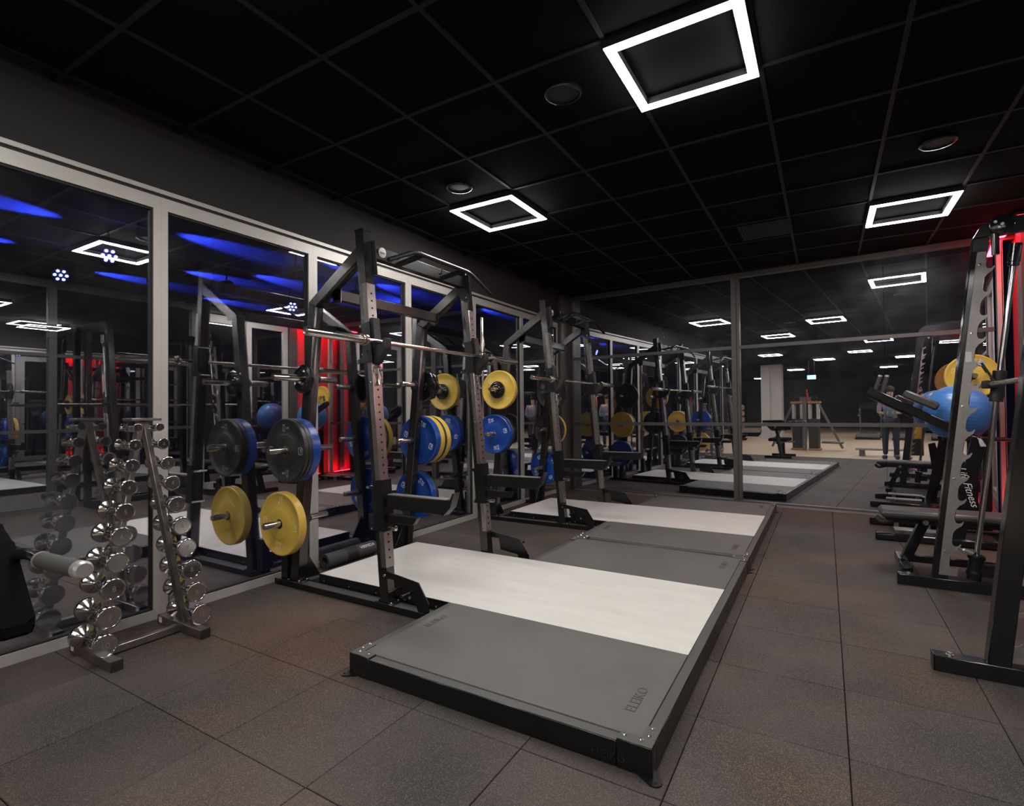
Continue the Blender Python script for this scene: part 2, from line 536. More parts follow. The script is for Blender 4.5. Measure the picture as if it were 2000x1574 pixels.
for z in RAILS[1:3]:
    for a, b in ((S_POSTS[0] + 0.05, S_POSTS[1] - 0.05), (S_POSTS[1] + 0.05, S_POSTS[2] - 0.05)):
        p = MB(); wall_box(p, a, b, -0.028, 0.03, z - 0.022, z + 0.022)
        p.build('rail', 'dark_frame', wb)
p = MB(); wall_box(p, -3.5, 1.7, -0.06, -0.035, 0.0, 0.022)
struct(p.build('trim_4', 'brushed_steel'))
n = 0
for a, b in ((S_POSTS[0] + 0.05, S_POSTS[1] - 0.05), (S_POSTS[1] + 0.05, S_POSTS[2] - 0.05)):
    sm = -2.03 if a < -2 else 0.62
    for z0, z1 in ((0.045, 1.046), (1.090, 2.090), (2.134, 3.055)):
        for q0, q1 in ((a, sm - 0.0015), (sm + 0.0015, b)):
            p = MB(); wall_box(p, q0, q1, 0.0, 0.006, z0, z1)
            p.build('glass_pane', 'mirror_glass', wb)

# ------------------------------------------------------------------ right partition, white door frames, red lit bay
wr = MB()
wr.box(RX, RX + 0.06, -0.42, 6.62, 3.02, CEIL + 0.04)
wr.box(RX, RX + 0.06, -0.42, 4.86, 0.0, 0.06)
wr = struct(wr.build('wall_right', 'dark_frame'))
RP = [-0.40, 1.27, 2.95, 4.82]
for y in RP:
    MB().box(RX - 0.02, RX + 0.06, y - 0.045, y + 0.045, 0.0, 3.02).build('post', 'dark_frame', wr)
for k in range(3):
    for z in (1.068, 2.1):
        MB().box(RX - 0.01, RX + 0.05, RP[k] + 0.045, RP[k + 1] - 0.045, z - 0.022, z + 0.022).build('rail', 'dark_frame', wr)
    for z0, z1 in ((0.06, 1.046), (1.09, 2.078), (2.122, 3.02)):
        MB().box(RX + 0.02, RX + 0.026, RP[k] + 0.045, RP[k + 1] - 0.045, z0, z1).build('glass_pane', 'window_glass', wr)
for n, (y0, y1) in enumerate(((4.88, 5.74), (5.745, 6.60))):
    f = MB()
    f.box(RX - 0.005, RX + 0.06, y0, y1, 2.86, 3.0).box(RX - 0.005, RX + 0.06, y0, y1, 0.0, 0.12)
    f.box(RX - 0.005, RX + 0.06, y0, y0 + 0.10, 0.12, 2.86).box(RX - 0.005, RX + 0.06, y1 - 0.10, y1, 0.12, 2.86)
    d = struct(f.build('door_%d' % (n + 1), 'alu_frame'))
    MB().box(RX + 0.02, RX + 0.026, y0 + 0.10, y1 - 0.10, 0.12, 2.86).build('glass_pane', 'window_glass', d)
    if n == 1:
        MB().cyl((RX - 0.005, y0 + 0.05, 1.05), (RX - 0.055, y0 + 0.05, 1.05), 0.011).cyl((RX - 0.05, y0 + 0.04, 1.05), (RX - 0.05, y0 + 0.17, 1.05), 0.010).build('door_handle', 'chrome', d)
rb = struct(MB().box(RX + 0.04, RX + 0.1, 6.62, back_y(RX) + 0.1, 0, CEIL + 0.04).build('wall_right', 'red_panel'))
for y0, y1 in ((6.62, 6.80), (7.05, 7.18)):
    MB().box(RX - 0.03, RX + 0.04, y0, y1, 0, CEIL, bev=0.004).build('pilaster', 'dark_panel', rb)
lb = thing('led_bar', 'red LED light bar at the ceiling above the red lit bay', 'light', (RX - 0.05, 7.1, CEIL - 0.04))
MB().box(RX - 0.135, RX - 0.04, 6.70, 7.50, CEIL - 0.035, CEIL - 0.006).build('housing', 'matte_black', lb)
MB().box(RX - 0.125, RX - 0.05, 6.72, 7.48, CEIL - 0.043, CEIL - 0.035).build('diffuser', 'led_red', lb)
lb = thing('led_bar', 'red LED light bar on the floor below the red lit bay', 'light', (RX - 0.05, 7.1, 0))
MB().box(RX - 0.085, RX - 0.035, 6.86, 7.40, 0.0, 0.03).build('housing', 'matte_black', lb)
MB().box(RX - 0.078, RX - 0.042, 6.88, 7.38, 0.03, 0.036).build('diffuser', 'led_red', lb)

# ------------------------------------------------------------------ square LED frame lights
def make_light(name, x, y, z, size, wdt, mat, label, group):
    t = thing(name, label, 'ceiling light', (x + size / 2, y + size / 2, z), group)
    def ring(a, b, z0, z1, nm, m):
        mb = MB()
        mb.box(x + a, x + size - a, y + a, y + a + b, z0, z1); mb.box(x + a, x + size - a, y + size - a - b, y + size - a, z0, z1)
        mb.box(x + a, x + a + b, y + a + b, y + size - a - b, z0, z1); mb.box(x + size - a - b, x + size - a, y + a + b, y + size - a - b, z0, z1)
        return mb.build(nm, m, t)
    ring(0.0, wdt, z - 0.044, z - 0.005, 'housing', 'matte_black')
    ring(0.002, wdt - 0.004, z - 0.049, z - 0.044, 'diffuser', mat)
    return t
LL = ['square white LED ceiling frame light over the platform beside the dumbbell rack',
      'square white LED frame light on the ceiling over the half rack closer to the dumbbells',
      'square white LED frame light on the ceiling over the inclined machine by the red bay',
      'square white LED frame light on the ceiling above the dumbbell rack and padded bench',
      'square white LED frame light on the ceiling where rubber floor meets wood floor']
for (x, y), l in zip(LIGHTS, LL):
    make_light('led_frame_light', x, y, CEIL, CDX, 0.052, 'led_white', l, 'square LED frame lights over the rubber floor')
for (x, y) in ((-0.35, -2.75), (-1.05, -5.9), (0.1, -9.2), (-0.7, -14.8), (-3.6, -5.1), (-4.3, -13.6), (-7.4, -20.2), (2.2, -6.2), (2.6, -11.5), (-6.5, -8.5), (-2.4, -8.3), (1.3, -4.6), (-5.4, -3.2)):
    make_light('led_frame_light', x, y, CEIL + 0.06, 0.64, 0.05, 'led_hall', 'square white LED frame light hanging over the wood floored hall', 'LED frame lights of the wood floored hall')

# speakers, vent
for (x, y), l in zip(((-2.548, 3.475), (0.704, 4.643), (-1.274, 2.757)),
                     ('round black ceiling speaker beside the light over the half rack', 'round black ceiling speaker over the smith machine', 'round black ceiling speaker beside the light over the platform')):
    t = thing('ceiling_speaker', l, 'speaker', (x, y, CEIL), 'round speakers in the ceiling')
    MB().ring((x, y, CEIL - 0.016), (x, y, CEIL), [(0.0, 0.088), (0.0, 0.100), (0.006, 0.108), (0.019, 0.108), (0.019, 0.088)], 40).build('bezel', 'gloss_black', t)
    MB().lathe((x, y, CEIL - 0.010), (x, y, CEIL + 0.02), [(0, 0.03), (0.004, 0.088), (0.026, 0.088)], 32).build('grille', 'speaker_grille', t)
t = thing('air_vent', 'black slatted air vent in the ceiling near the back glass', 'vent', (-0.5, 6.0, CEIL))
MB().box(-0.74, -0.26, 5.73, 6.24, CEIL - 0.002, CEIL + 0.003).build('backing', 'gasket', t)
for k in range(19):
    x = -0.73 + k * 0.0255
    MB().bar((x, 5.74, CEIL - 0.007), (x, 6.23, CEIL - 0.007), 0.004, 0.016).build('slat', 'ceiling_bar', t)

# ------------------------------------------------------------------ lifting platforms
def platform(y0, label):
    y1 = y0 + 2.712
    H = 0.10
    xr, xl, xw = -0.535, -2.025, -3.21
    wy0, wy1 = y0 + 0.792, y0 + 1.852
    t = thing('lifting_platform', label, 'platform', ((xr + xl) / 2, (y0 + y1) / 2, 0), 'lifting platforms')
    MB().box(xw, xr - 0.05, wy0, wy1, 0.078, H).build('wood_deck', 'white_deck', t)
    k = MB()
    k.box(xw - 0.006, xl, wy0 - 0.006, wy0 - 0.0005, 0.0, H - 0.001); k.box(xw - 0.006, xl, wy1 + 0.0005, wy1 + 0.006, 0.0, H - 0.001)
    k.box(xw - 0.006, xw - 0.0005, wy0, wy1, 0.0, H - 0.001)
    k.build('deck_skirt', 'black_steel', t)
    b = MB()
    for i in range(5):
        x = xw + 0.05 + i * 0.26
        b.lathe((x, wy0 - 0.006, 0.055), (x, wy0 - 0.012, 0.055), [(0, 0.007), (0.004, 0.006)], 8)
    b.build('skirt_bolt', 'bolt_zinc', t)
    for a, c in ((y0 + 0.05, wy0 - 0.001), (wy1 + 0.001, y1 - 0.05)):
        MB().box(xl + 0.05, xr - 0.05, a, c, 0.05, H + 0.001, bev=0.002).build('rubber_mat', 'mat_rubber', t)
        r_ = MB().box(xl, xl + 0.049, a, c, 0.0, H - 0.005, bev=0.003).build('side_rail', 'black_steel', t)
        MB().box(xl + 0.003, xl + 0.049, a, c, H - 0.0055, H - 0.0035).build('lit_rail_top', 'powder_coat', r_)  # added grey strip: lighter look of the lit, scuffed rail top put into colour
    r_ = MB().box(xr - 0.049, xr, y0 + 0.13, y1 - 0.13, 0.0, H, bev=0.003).build('side_rail', 'black_steel', t)
    MB().box(xr - 0.045, xr - 0.003, y0 + 0.13, y1 - 0.13, H - 0.0005, H + 0.0012).build('lit_rail_top', 'powder_coat', r_)
    r_ = MB().box(xl + 0.12, xr - 0.13, y0, y0 + 0.049, 0.0, H - 0.006, bev=0.003).build('end_rail', 'black_steel', t)
    MB().box(xl + 0.129, xr - 0.131, y0 + 0.003, y0 + 0.049, H - 0.0065, H - 0.0048).build('lit_rail_top', 'powder_coat', r_)
    r_ = MB().box(xl + 0.12, xr - 0.13, y1 - 0.049, y1, 0.0, H - 0.006, bev=0.003).build('end_rail', 'black_steel', t)
    MB().box(xl + 0.129, xr - 0.131, y1 - 0.049, y1 - 0.003, H - 0.0065, H - 0.0048).build('lit_rail_top', 'powder_coat', r_)
    for (cx, sx) in ((xl, 1), (xr, -1)):
        for (cy, sy) in ((y0, 1), (y1, -1)):
            m = MB()
            q = lambda a, b: tuple(sorted((a, b)))
            xa, xb = q(cx - sx * 0.002, cx + sx * 0.128); ya, yb = q(cy - sy * 0.002, cy + sy * 0.052)
            m.box(xa, xb, ya, yb, 0.0, H + 0.004, bev=0.003)
            xa, xb = q(cx - sx * 0.002, cx + sx * 0.052); ya, yb = q(cy + sy * 0.052, cy + sy * 0.128)
            m.box(xa, xb, ya, yb, 0.0, H + 0.004, bev=0.003)
            c = m.build('corner_cap', 'black_steel', t)
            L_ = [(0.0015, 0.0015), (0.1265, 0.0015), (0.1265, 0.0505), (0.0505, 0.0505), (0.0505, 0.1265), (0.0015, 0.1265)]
            MB().prism([(cx + sx * p_, cy + sy * q_) for p_, q_ in L_], 'z', H + 0.0038, H + 0.0052).build('lit_cap_top', 'powder_coat', c)  # added grey sheet, paints the cap top lighter than its unlit black sides
            for (dx, dy) in ((0.045, 0.026), (0.105, 0.026), (0.026, 0.062), (0.026, 0.110)):
                p = (cx + sx * dx, cy + sy * dy)
                MB().lathe((p[0], p[1], H + 0.0052), (p[0], p[1], H + 0.02), [(0, 0.0085), (0.006, 0.008), (0.0085, 0.005), (0.0085, 0.0035), (0.005, 0.003)], 12).build('bolt', 'bolt_zinc', c)
            # anchor tab
            inner = (cy > 4.0 and cy < 5.0)
            if inner and sx > 0:
                continue
            a = MB(); ang0 = math.atan2(-sy, -sx)
            if inner:
                sy = 0.0001 * sy; ang0 = 0.0
            pts = [(cx + sx * 0.05, cy - sy * 0.004)]
            pts += [(cx - sx * 0.012 + 0.026 * math.cos(ang0 + d), cy - sy * 0.012 + 0.026 * math.sin(ang0 + d)) for d in ([-1.0, -0.5, 0, 0.5, 1.0] if sx * sy < 0 else [1.0, 0.5, 0, -0.5, -1.0])]
            pts += [(cx - sx * 0.004, cy + sy * 0.05)]
            if inner:
                yq = cy + (0.045 if cy < 4.54 else 0.04) * (-1 if cy < 4.54 else 1)
                pts = [(cx - 0.004, yq - 0.035), (cx + 0.02, yq - 0.02), (cx + 0.03, yq), (cx + 0.02, yq + 0.02), (cx - 0.004, yq + 0.035)]
            a.prism(pts, 'z', 0.0, 0.005)
            tab = a.build('anchor_tab', 'black_steel', t)
            hy = yq if inner else cy - sy * 0.018
            MB().cyl((cx - sx * 0.018, hy, 0.005), (cx - sx * 0.018, hy, 0.0056), 0.006, 12).build('anchor_hole', 'hole_dark', tab)
    for yy in (y0 + 0.16 + 0.13, y1 - 0.16 - 0.13):
        text_mesh('lettering', 'ELEIKO', 0.062, 'emboss', frame_M((xr - 0.14, yy, H + 0.0016), (0, 1, 0), (-1, 0, 0)), t, 0.0008)
    text_mesh('lettering', 'ELEIKO', 0.055, 'emboss', frame_M((xl + 0.12, y0 + 0.52, H + 0.0016), (0, 1, 0), (-1, 0, 0)), t, 0.0008)
    text_mesh('lettering', 'ELEIKO', 0.04, 'matte_black', frame_M((xr - 0.16, y0 - 0.0024, 0.035), (1, 0, 0), (0, 0, 1)), t, 0.0012)
    text_mesh('lettering', 'ELEIKO', 0.03, 'matte_black', frame_M((xl + 0.065, y0 - 0.0026, 0.022), (1, 0, 0), (0, 0, 1)), t, 0.0012)
    return t
P1, P2 = 1.823, 4.548
platform(P1, 'low platform with pale wooden strip and dark rubber mats, beside the dumbbell rack')
platform(P2, 'low platform with pale wooden strip and dark rubber mats, beside the reflecting back glass')

# ------------------------------------------------------------------ half racks
def up_x(z):      # back edge of the front upright, leaning to the wall
    return -2.515 - 0.0878 * (z - 0.05)
def post_x(z):    # back edge of the rear post
    return -3.425 + 0.1065 * (z - 0.05)
UW = 0.075

def half_rack(dx, dy, jz, label, loc_word):
    t = thing('half_rack', label, 'squat rack', (-2.8 + dx, 3.145 + dy, 0), 'half racks on the platforms')
    X = lambda v: v + dx
    Ym = 3.145 + dy
    def side(sg):
        """sg=-1 near frame (towards -y), +1 far frame"""
        yo = Ym + sg * 0.625           # outer face of uprights
        yi = Ym + sg * 0.550
        lo, hi = min(yo, yi), max(yo, yi)
        q = lambda a, b: (min(a, b), max(a, b))
        # base channel
        b0, b1 = q(Ym + sg * 0.641, Ym + sg * 0.540)
        m = MB()
        m.box(X(-3.585), X(-2.032), b0, b1, 0.0, 0.034)
        m.box(X(-3.585), X(-2.032), b0, b0 + 0.006, 0.034, 0.042); m.box(X(-3.585), X(-2.032), b1 - 0.006, b1, 0.034, 0.042)
        base = m.build('base_channel', 'black_steel', t)
        MB().box(X(-3.578), X(-2.04), b0 + 0.0065, b1 - 0.0065, 0.034, 0.0355).build('channel_floor', 'powder_coat', base)
        # front upright
        zt = 2.515
        poly = [(X(up_x(0.046)), 0.046), (X(up_x(0.046) + UW), 0.046), (X(up_x(zt) + UW), zt), (X(up_x(zt)), zt)]
        u = MB().prism(poly, 'y', lo, hi, bev=0.003).build('upright', 'satin_steel', t)
        # stainless wear sleeve on the front half
        z0, z1 = 0.27, 2.15
        e = 0.0025
        sl = MB()
        fx = lambda z: X(up_x(z) + UW)
        sl.prism([(fx(z0) - 0.04, z0), (fx(z0) + e, z0), (fx(z1) + e, z1), (fx(z1) - 0.04, z1)], 'y', lo - e, hi + e, bev=0.002)
        sl = sl.build('wear_sleeve', 'stainless', u)
        hm = MB()
        for k in range(36):
            z = 0.33 + k * 0.05
            x = fx(z) + e
            hm.cyl((x - 0.001, (lo + hi) / 2, z), (x + 0.0006, (lo + hi) / 2, z - 0.0001), 0.0085, 10)
        hm.build('pin_holes', 'hole_dark', u)['kind'] = 'stuff'
        rv = MB()
        for k in range(7):
            z = 0.32 + k * 0.29
            y = lo - e if sg < 0 else hi + e
            for yy, d in ((lo - e, -1), (hi + e, 1)):
                rv.lathe((fx(z) - 0.022, yy, z), (fx(z) - 0.022, yy + d * 0.004, z), [(0, 0.005), (0.002, 0.004)], 8)
        rv.build('rivets', 'bolt_zinc', u)['kind'] = 'stuff'
        MB().prism([(X(up_x(zt)) - 0.002, zt), (X(up_x(zt) + UW) + 0.002, zt), (X(up_x(zt) + UW) + 0.002, zt + 0.008), (X(up_x(zt)) - 0.002, zt + 0.008)], 'y', lo - 0.002, hi + 0.002).build('end_cap', 'satin_steel', u)
        # foot plate with bolts
        for xc in (-2.478, -3.385):
            fp = MB().box(X(xc - 0.075), X(xc + 0.075), b0 + 0.004, b1 - 0.004, 0.036, 0.046, bev=0.002).build('foot_plate', 'satin_steel', t)
            for ex in (-0.058, 0.058):
                for ey in (b0 + 0.017, b1 - 0.017):
                    MB().lathe((X(xc + ex), ey, 0.046), (X(xc + ex), ey, 0.06), [(0, 0.009), (0.008, 0.009), (0.011, 0.005)], 6).build('bolt', 'bolt_zinc', fp)
        # rear post and slanting brace in one bent tube each
        zb = 2.062
        pp = [(X(post_x(0.046)), 0.046), (X(post_x(0.046) + 0.085), 0.046), (X(-3.137), zb - 0.018), (X(-3.207), zb + 0.022)]
        MB().prism(pp, 'y', lo, hi, bev=0.003).build('rear_post', 'satin_steel', t)
        x1 = up_x(2.36)
        br = [(X(-3.207), zb + 0.022), (X(-3.137), zb - 0.018), (X(x1 + 0.001), 2.305), (X(x1 + 0.001), 2.405)]
        MB().prism(br, 'y', lo + 0.001, hi - 0.001, bev=0.003).build('brace', 'satin_steel', t)
        # gusset plates of the cross beam
        g = MB().prism([(X(-2.735), 2.30), (X(-2.66), 2.22), (X(-2.60), 2.22), (X(-2.62), 2.455), (X(-2.72), 2.455)], 'y', *(q(yi - sg * 0.0005, yi - sg * 0.008))).build('gusset', 'black_steel', t)
        MB().lathe((X(-2.64), yi - sg * 0.008, 2.26), (X(-2.64), yi - sg * 0.014, 2.26), [(0, 0.010), (0.005, 0.008)], 6).build('bolt', 'bolt_zinc', g)
        # rear gusset near the floor
        MB().prism([(yi, 0.046), (yi - sg * 0.15, 0.036), (yi - sg * 0.14, 0.046), (yi, 0.27)], 'x', X(-3.37), X(-3.36)).build('rear_gusset', 'black_steel', t)
        # stub socket behind the rear post for bars on end
        MB().box(X(-3.535), X(-3.462), lo + 0.004, hi - 0.004, 0.036, 0.30, bev=0.003).build('bar_socket', 'black_steel', t)
        # plate pegs
        yc = (lo + hi) / 2
        for z in (1.53, 1.02, 0.50):
            x = X(post_x(z) + 0.042)
            p = MB()
            p.lathe((x, yo, z), (x, yo + sg * 0.275, z), [(0, 0.0235), (0.270, 0.0235), (0.275, 0.020)], 20)
            p.lathe((x, yi, z), (x, yi - sg * 0.185, z), [(0, 0.0235), (0.180, 0.0235), (0.185, 0.020)], 20)
            pg = p.build('plate_peg', 'bar_chrome', t)
            c = MB()
            c.cyl((x, yi, z), (x, yi - sg * 0.022, z), 0.034, 16); c.cyl((x, yo, z), (x, yo + sg * 0.012, z), 0.034, 16)
            c.build('peg_collar', 'matte_black', pg)
        # low bracket with band pegs
        fb = [(-2.515, 0.262), (-2.18, 0.222), (-2.10, 0.104), (-2.10, 0.042), (-2.185, 0.042), (-2.205, 0.096), (-2.37, 0.115), (-2.385, 0.21), (-2.50, 0.21)]
        ya, yb = q(yo + sg * 0.0008, yo + sg * 0.010)
        f = MB().prism([(X(a), z) for a, z in fb], 'y', ya, yb, bev=0.001).build('band_bracket', 'black_steel', t)
        for px, pz in ((-2.325, 0.172), (-2.215, 0.168)):
            MB().lathe((X(px), yo + sg * 0.010, pz), (X(px), yo + sg * 0.125, pz), [(0, 0.011), (0.012, 0.011), (0.0125, 0.0075), (0.105, 0.0075), (0.106, 0.010), (0.115, 0.010)], 12).build('band_peg', 'satin_steel', f)
        for px, pz in ((-2.465, 0.225), (-2.25, 0.12)):
            MB().lathe((X(px), yo + sg * 0.010, pz), (X(px), yo + sg * 0.016, pz), [(0, 0.011), (0.005, 0.009)], 10).build('bolt', 'bolt_zinc', f)
        # J-cup
        z0 = jz
        ff = lambda z: X(up_x(z) + UW) + 0.004
        jp = [(ff(z0 + 0.27), z0 + 0.27), (ff(z0 + 0.27) + 0.030, z0 + 0.27), (ff(z0 + 0.09) + 0.028, z0 + 0.092), (ff(z0) + 0.082, z0 + 0.085), (ff(z0) + 0.092, z0 + 0.128), (ff(z0) + 0.112, z0 + 0.128), (ff(z0) + 0.112, z0 + 0.060), (ff(z0 - 0.03) + 0.026, z0 - 0.035), (ff(z0 - 0.03), z0 - 0.035)]
        j = MB().prism(jp, 'y', lo + 0.008, hi - 0.008, bev=0.003).build('j_cup', 'matte_black', t)
        js = [(ff(z0 + 0.24) + 0.008, z0 + 0.245), (ff(z0) + 0.014, z0 - 0.03), (ff(z0) - 0.125, z0 - 0.035), (ff(z0) - 0.128, z0 - 0.012), (ff(z0) - 0.078, z0 + 0.01), (ff(z0 + 0.2) - 0.066, z0 + 0.20), (ff(z0 + 0.24) - 0.085, z0 + 0.225)]
        for yy in (lo - 0.009, hi + 0.004):
            MB().prism(js, 'y', yy, yy + 0.005).build('side_plate', 'black_steel', j)
        for bx, bz in ((ff(z0) - 0.118, z0 - 0.022), (ff(z0 + 0.22) - 0.078, z0 + 0.215)):
            MB().cyl((bx, lo - 0.012, bz), (bx, hi + 0.012, bz), 0.007, 10).build('cross_pin', 'bolt_zinc', j)
        # hanging snap hook under the J-cup
        hk = MB()
        hx, hz = ff(z0 - 0.08) + 0.014, z0 - 0.085
        hk.lathe((ff(hz) - 0.004, yc, hz + 0.03), (ff(hz) + 0.040, yc, hz + 0.034), [(0, 0.013), (0.03, 0.014), (0.044, 0.011)], 12)
        for d in (-0.012, 0.012):
            hk.tube([(hx, yc + d, hz + 0.02), (hx + 0.012, yc + d * 1.6, hz - 0.05), (hx + 0.006, yc + d * 0.6, hz - 0.10), (hx - 0.004, yc - d * 0.2, hz - 0.05), (hx, yc + d, hz + 0.018)], 0.0035, 6, 0.012)
        hk.build('snap_hook', 'chrome', t)
        # safety arm with sleeve
        ya, yb = (lo + 0.006, hi - 0.006)
        ox = lambda v: X(v - 0.012)
        ar = MB().prism([(ox(-2.445), 0.737), (ox(-1.955), 0.745), (ox(-1.935), 0.745), (ox(-1.99), 0.652), (ox(-2.445), 0.655)], 'y', ya, yb, bev=0.003).build('safety_arm', 'black_steel', t)
        MB().box(ox(-2.44), ox(-1.965), ya + 0.004, yb - 0.004, 0.742, 0.748).build('arm_liner', 'brushed_steel', ar)
        MB().prism([(ox(-1.934), 0.742), (ox(-1.912), 0.790), (ox(-1.902), 0.790), (ox(-1.93), 0.70), (ox(-1.982), 0.650), (ox(-1.994), 0.650)], 'y', ya, yb).build('arm_lip', 'black_steel', ar)
        MB().prism([(ox(-2.445), 0.615), (ox(-2.20), 0.612), (ox(-2.235), 0.565), (ox(-2.445), 0.560)], 'y', ya + 0.01, yb - 0.01, bev=0.002).build('arm_brace', 'black_steel', ar)
        s = MB()
        for yy in (lo - 0.010, hi + 0.004):
            s.prism([(ff(0.83) - 0.115, 0.795), (ff(0.83) - 0.045, 0.795), (ff(0.83) - 0.045, 0.832), (ff(0.83) + 0.012, 0.84), (ff(0.5) + 0.014, 0.505), (ff(0.5) - 0.10, 0.505), (ff(0.55) - 0.08, 0.55), (ff(0.75) - 0.08, 0.765)], 'y', yy, yy + 0.006)
        s.prism([(ff(0.83) + 0.001, 0.838), (ff(0.83) + 0.013, 0.838), (ff(0.5) + 0.015, 0.507), (ff(0.5) + 0.001, 0.507)], 'y', lo - 0.004, hi + 0.004)
        s.build('arm_sleeve', 'black_steel', ar)
        pn = MB()
        pn.lathe((ff(0.53) + 0.013, yc, 0.525), (ff(0.53) + 0.075, yc, 0.525), [(0, 0.012), (0.02, 0.010), (0.022, 0.0165), (0.06, 0.0165), (0.062, 0.013)], 16)
        pn.build('pull_pin', 'chrome', ar)
        for bx, bz in ((ff(0.79) - 0.112, 0.785), (ff(0.52) - 0.094, 0.517)):
            MB().cyl((bx, lo - 0.016, bz), (bx, hi + 0.016, bz), 0.008, 10).build('cross_pin', 'bolt_zinc', ar)
    for sg in (-1, 1):
        side(sg)
    ylo, yhi = Ym - 0.549, Ym + 0.549
    # top cross beam
    cb = MB().prism([(X(-2.725), 2.350), (X(-2.665), 2.350), (X(-2.675), 2.445), (X(-2.735), 2.445)], 'x' if False else 'y', ylo, yhi, bev=0.003).build('cross_beam', 'black_steel', t)
    # badge
    xb = X(-2.667)
    MB().lathe((xb - 0.004, Ym - 0.43, 2.405), (xb + 0.003, Ym - 0.43, 2.4043), [(0, 0.036), (0.006, 0.036), (0.007, 0.034)], 28).build('badge', 'sticker_white', cb)
    text_mesh('lettering', 'ELEIKO', 0.016, 'matte_black', frame_M((xb + 0.0045, Ym - 0.43, 2.402), (0, 1, 0), (0, 0, 1)), cb, 0.0004)
    rb_ = MB().box(X(-3.03), X(-2.97), ylo, yhi, 2.085, 2.16, bev=0.003).build('rear_cross_beam', 'black_steel', t)
    MB().box(X(-3.04), X(-2.955), ylo - 0.0, ylo + 0.006, 2.07, 2.175).box(X(-3.04), X(-2.955), yhi - 0.006, yhi, 2.07, 2.175).build('end_plate', 'satin_steel', rb_)
    # pull-up bar
    bx = X(-2.45)
    pb = MB().tube([(bx + 0.02, Ym - 0.615, 2.275), (bx, Ym - 0.335, 2.40), (bx, Ym + 0.325, 2.40), (bx + 0.02, Ym + 0.605, 2.275)], 0.0155, 14, 0.06).build('pull_up_bar', 'black_steel', t)
    for yy in (Ym - 0.255, Ym + 0.235):
        MB().bar((X(-2.672), yy, 2.365), (bx - 0.012, yy, 2.395), 0.03, 0.032, bev=0.002).build('bar_bracket', 'black_steel', pb)
        MB().tube([(X(-2.655), yy - 0.045, 2.39), (X(-2.63), yy - 0.045, 2.385), (X(-2.625), yy - 0.045, 2.44)], 0.006, 8, 0.02).build('hook', 'black_steel', pb)
    # rear floor beam between the frames
    MB().box(X(-3.33), X(-3.225), Ym - 0.535, Ym + 0.535, 0.0, 0.03, bev=0.002).build('rear_beam', 'satin_steel', t)
    return t
half_rack(0, 0, 1.641, 'black half rack with pull-up bar, standing on the platform beside the dumbbell rack', '')
RDX, RDY = -0.02, 2.727
half_rack(RDX, RDY, 1.515, 'black half rack with pull-up bar, standing on the platform beside the back glass', '')

# ------------------------------------------------------------------ barbells
def barbell(label, group):
    t = thing('barbell', label, 'barbell', (0, 0, 0), group)
    MB().cyl((0, -0.73, 0), (0, 0.73, 0), 0.0145, 16).build('shaft', 'bar_chrome', t)
    for s in (-1, 1):
        MB().lathe((0, s * 0.725, 0), (0, s * 1.187, 0), [(0, 0.030), (0.003, 0.038), (0.020, 0.038), (0.022, 0.028), (0.030, 0.034), (0.040, 0.034), (0.042, 0.0255), (0.455, 0.0255), (0.462, 0.0225), (0.462, 0.018), (0.456, 0.0175)], 24).build('sleeve', 'bar_chrome', t)
    return t
bb = barbell('chrome barbell resting in the cups of the half rack beside the dumbbells', 'chrome barbells')
bb.location = (-2.531, 3.152, 1.747)
dup(bb, (-2.531 + RDX + 0.01, 3.152 + RDY - 0.02, 1.621), (0, 0, 0), 'chrome barbell resting in the cups of the half rack beside the back glass')
v = dup(bb, (-3.535, 5.265, 0.04 + 1.187), (PI / 2, 0, 0), 'chrome barbell stored upright on end behind the half rack beside the back glass')

# ------------------------------------------------------------------ weight plates
def logo(cx, cz, y, size, mat, parent):
    """rounded square outline with a curl inside, on a face looking to -y"""
    m = MB(); h = size / 2; k = h * 0.80; d = 0.0006
    def fr(a, b):
        c = a * 0.35; e = b * 0.35
        o = [(-a + c, -a), (a - c * 0.3, -a), (a, -a + c * 0.3), (a, a - c), (a - c, a), (-a + c * 0.3, a), (-a, a - c * 0.3), (-a, -a + c)]
        return [(p[0] * 0.82, p[1]) for p in o]
    o = fr(h, h); i = fr(k, k)
    n = len(o)
    vs = [(cx + p[0], y, cz + p[1]) for p in o] + [(cx + p[0], y, cz + p[1]) for p in i]
    vs += [(a, b - d, c) for a, b, c in vs]
    fs = []
    for q in range(n):
        r = (q + 1) % n
        fs += [(2 * n + q, 2 * n + r, 3 * n + r, 3 * n + q), (q, r, 2 * n + r, 2 * n + q), (n + q, n + r, 3 * n + r, 3 * n + q)]
    m._add(vs, fs)
    m.prism([(cx - h * .25, cz - h * .5), (cx + h * .05, cz - h * .5), (cx + h * .42, cz - h * .05), (cx + h * .40, cz + h * .5), (cx - h * .20, cz + h * .55), (cx - h * .22, cz + h * .32), (cx + h * .15, cz + h * .28), (cx + h * .18, cz + h * .0), (cx - h * .02, cz - h * .25)], 'y', y - d, y)
    return m.build('logo', mat, parent)

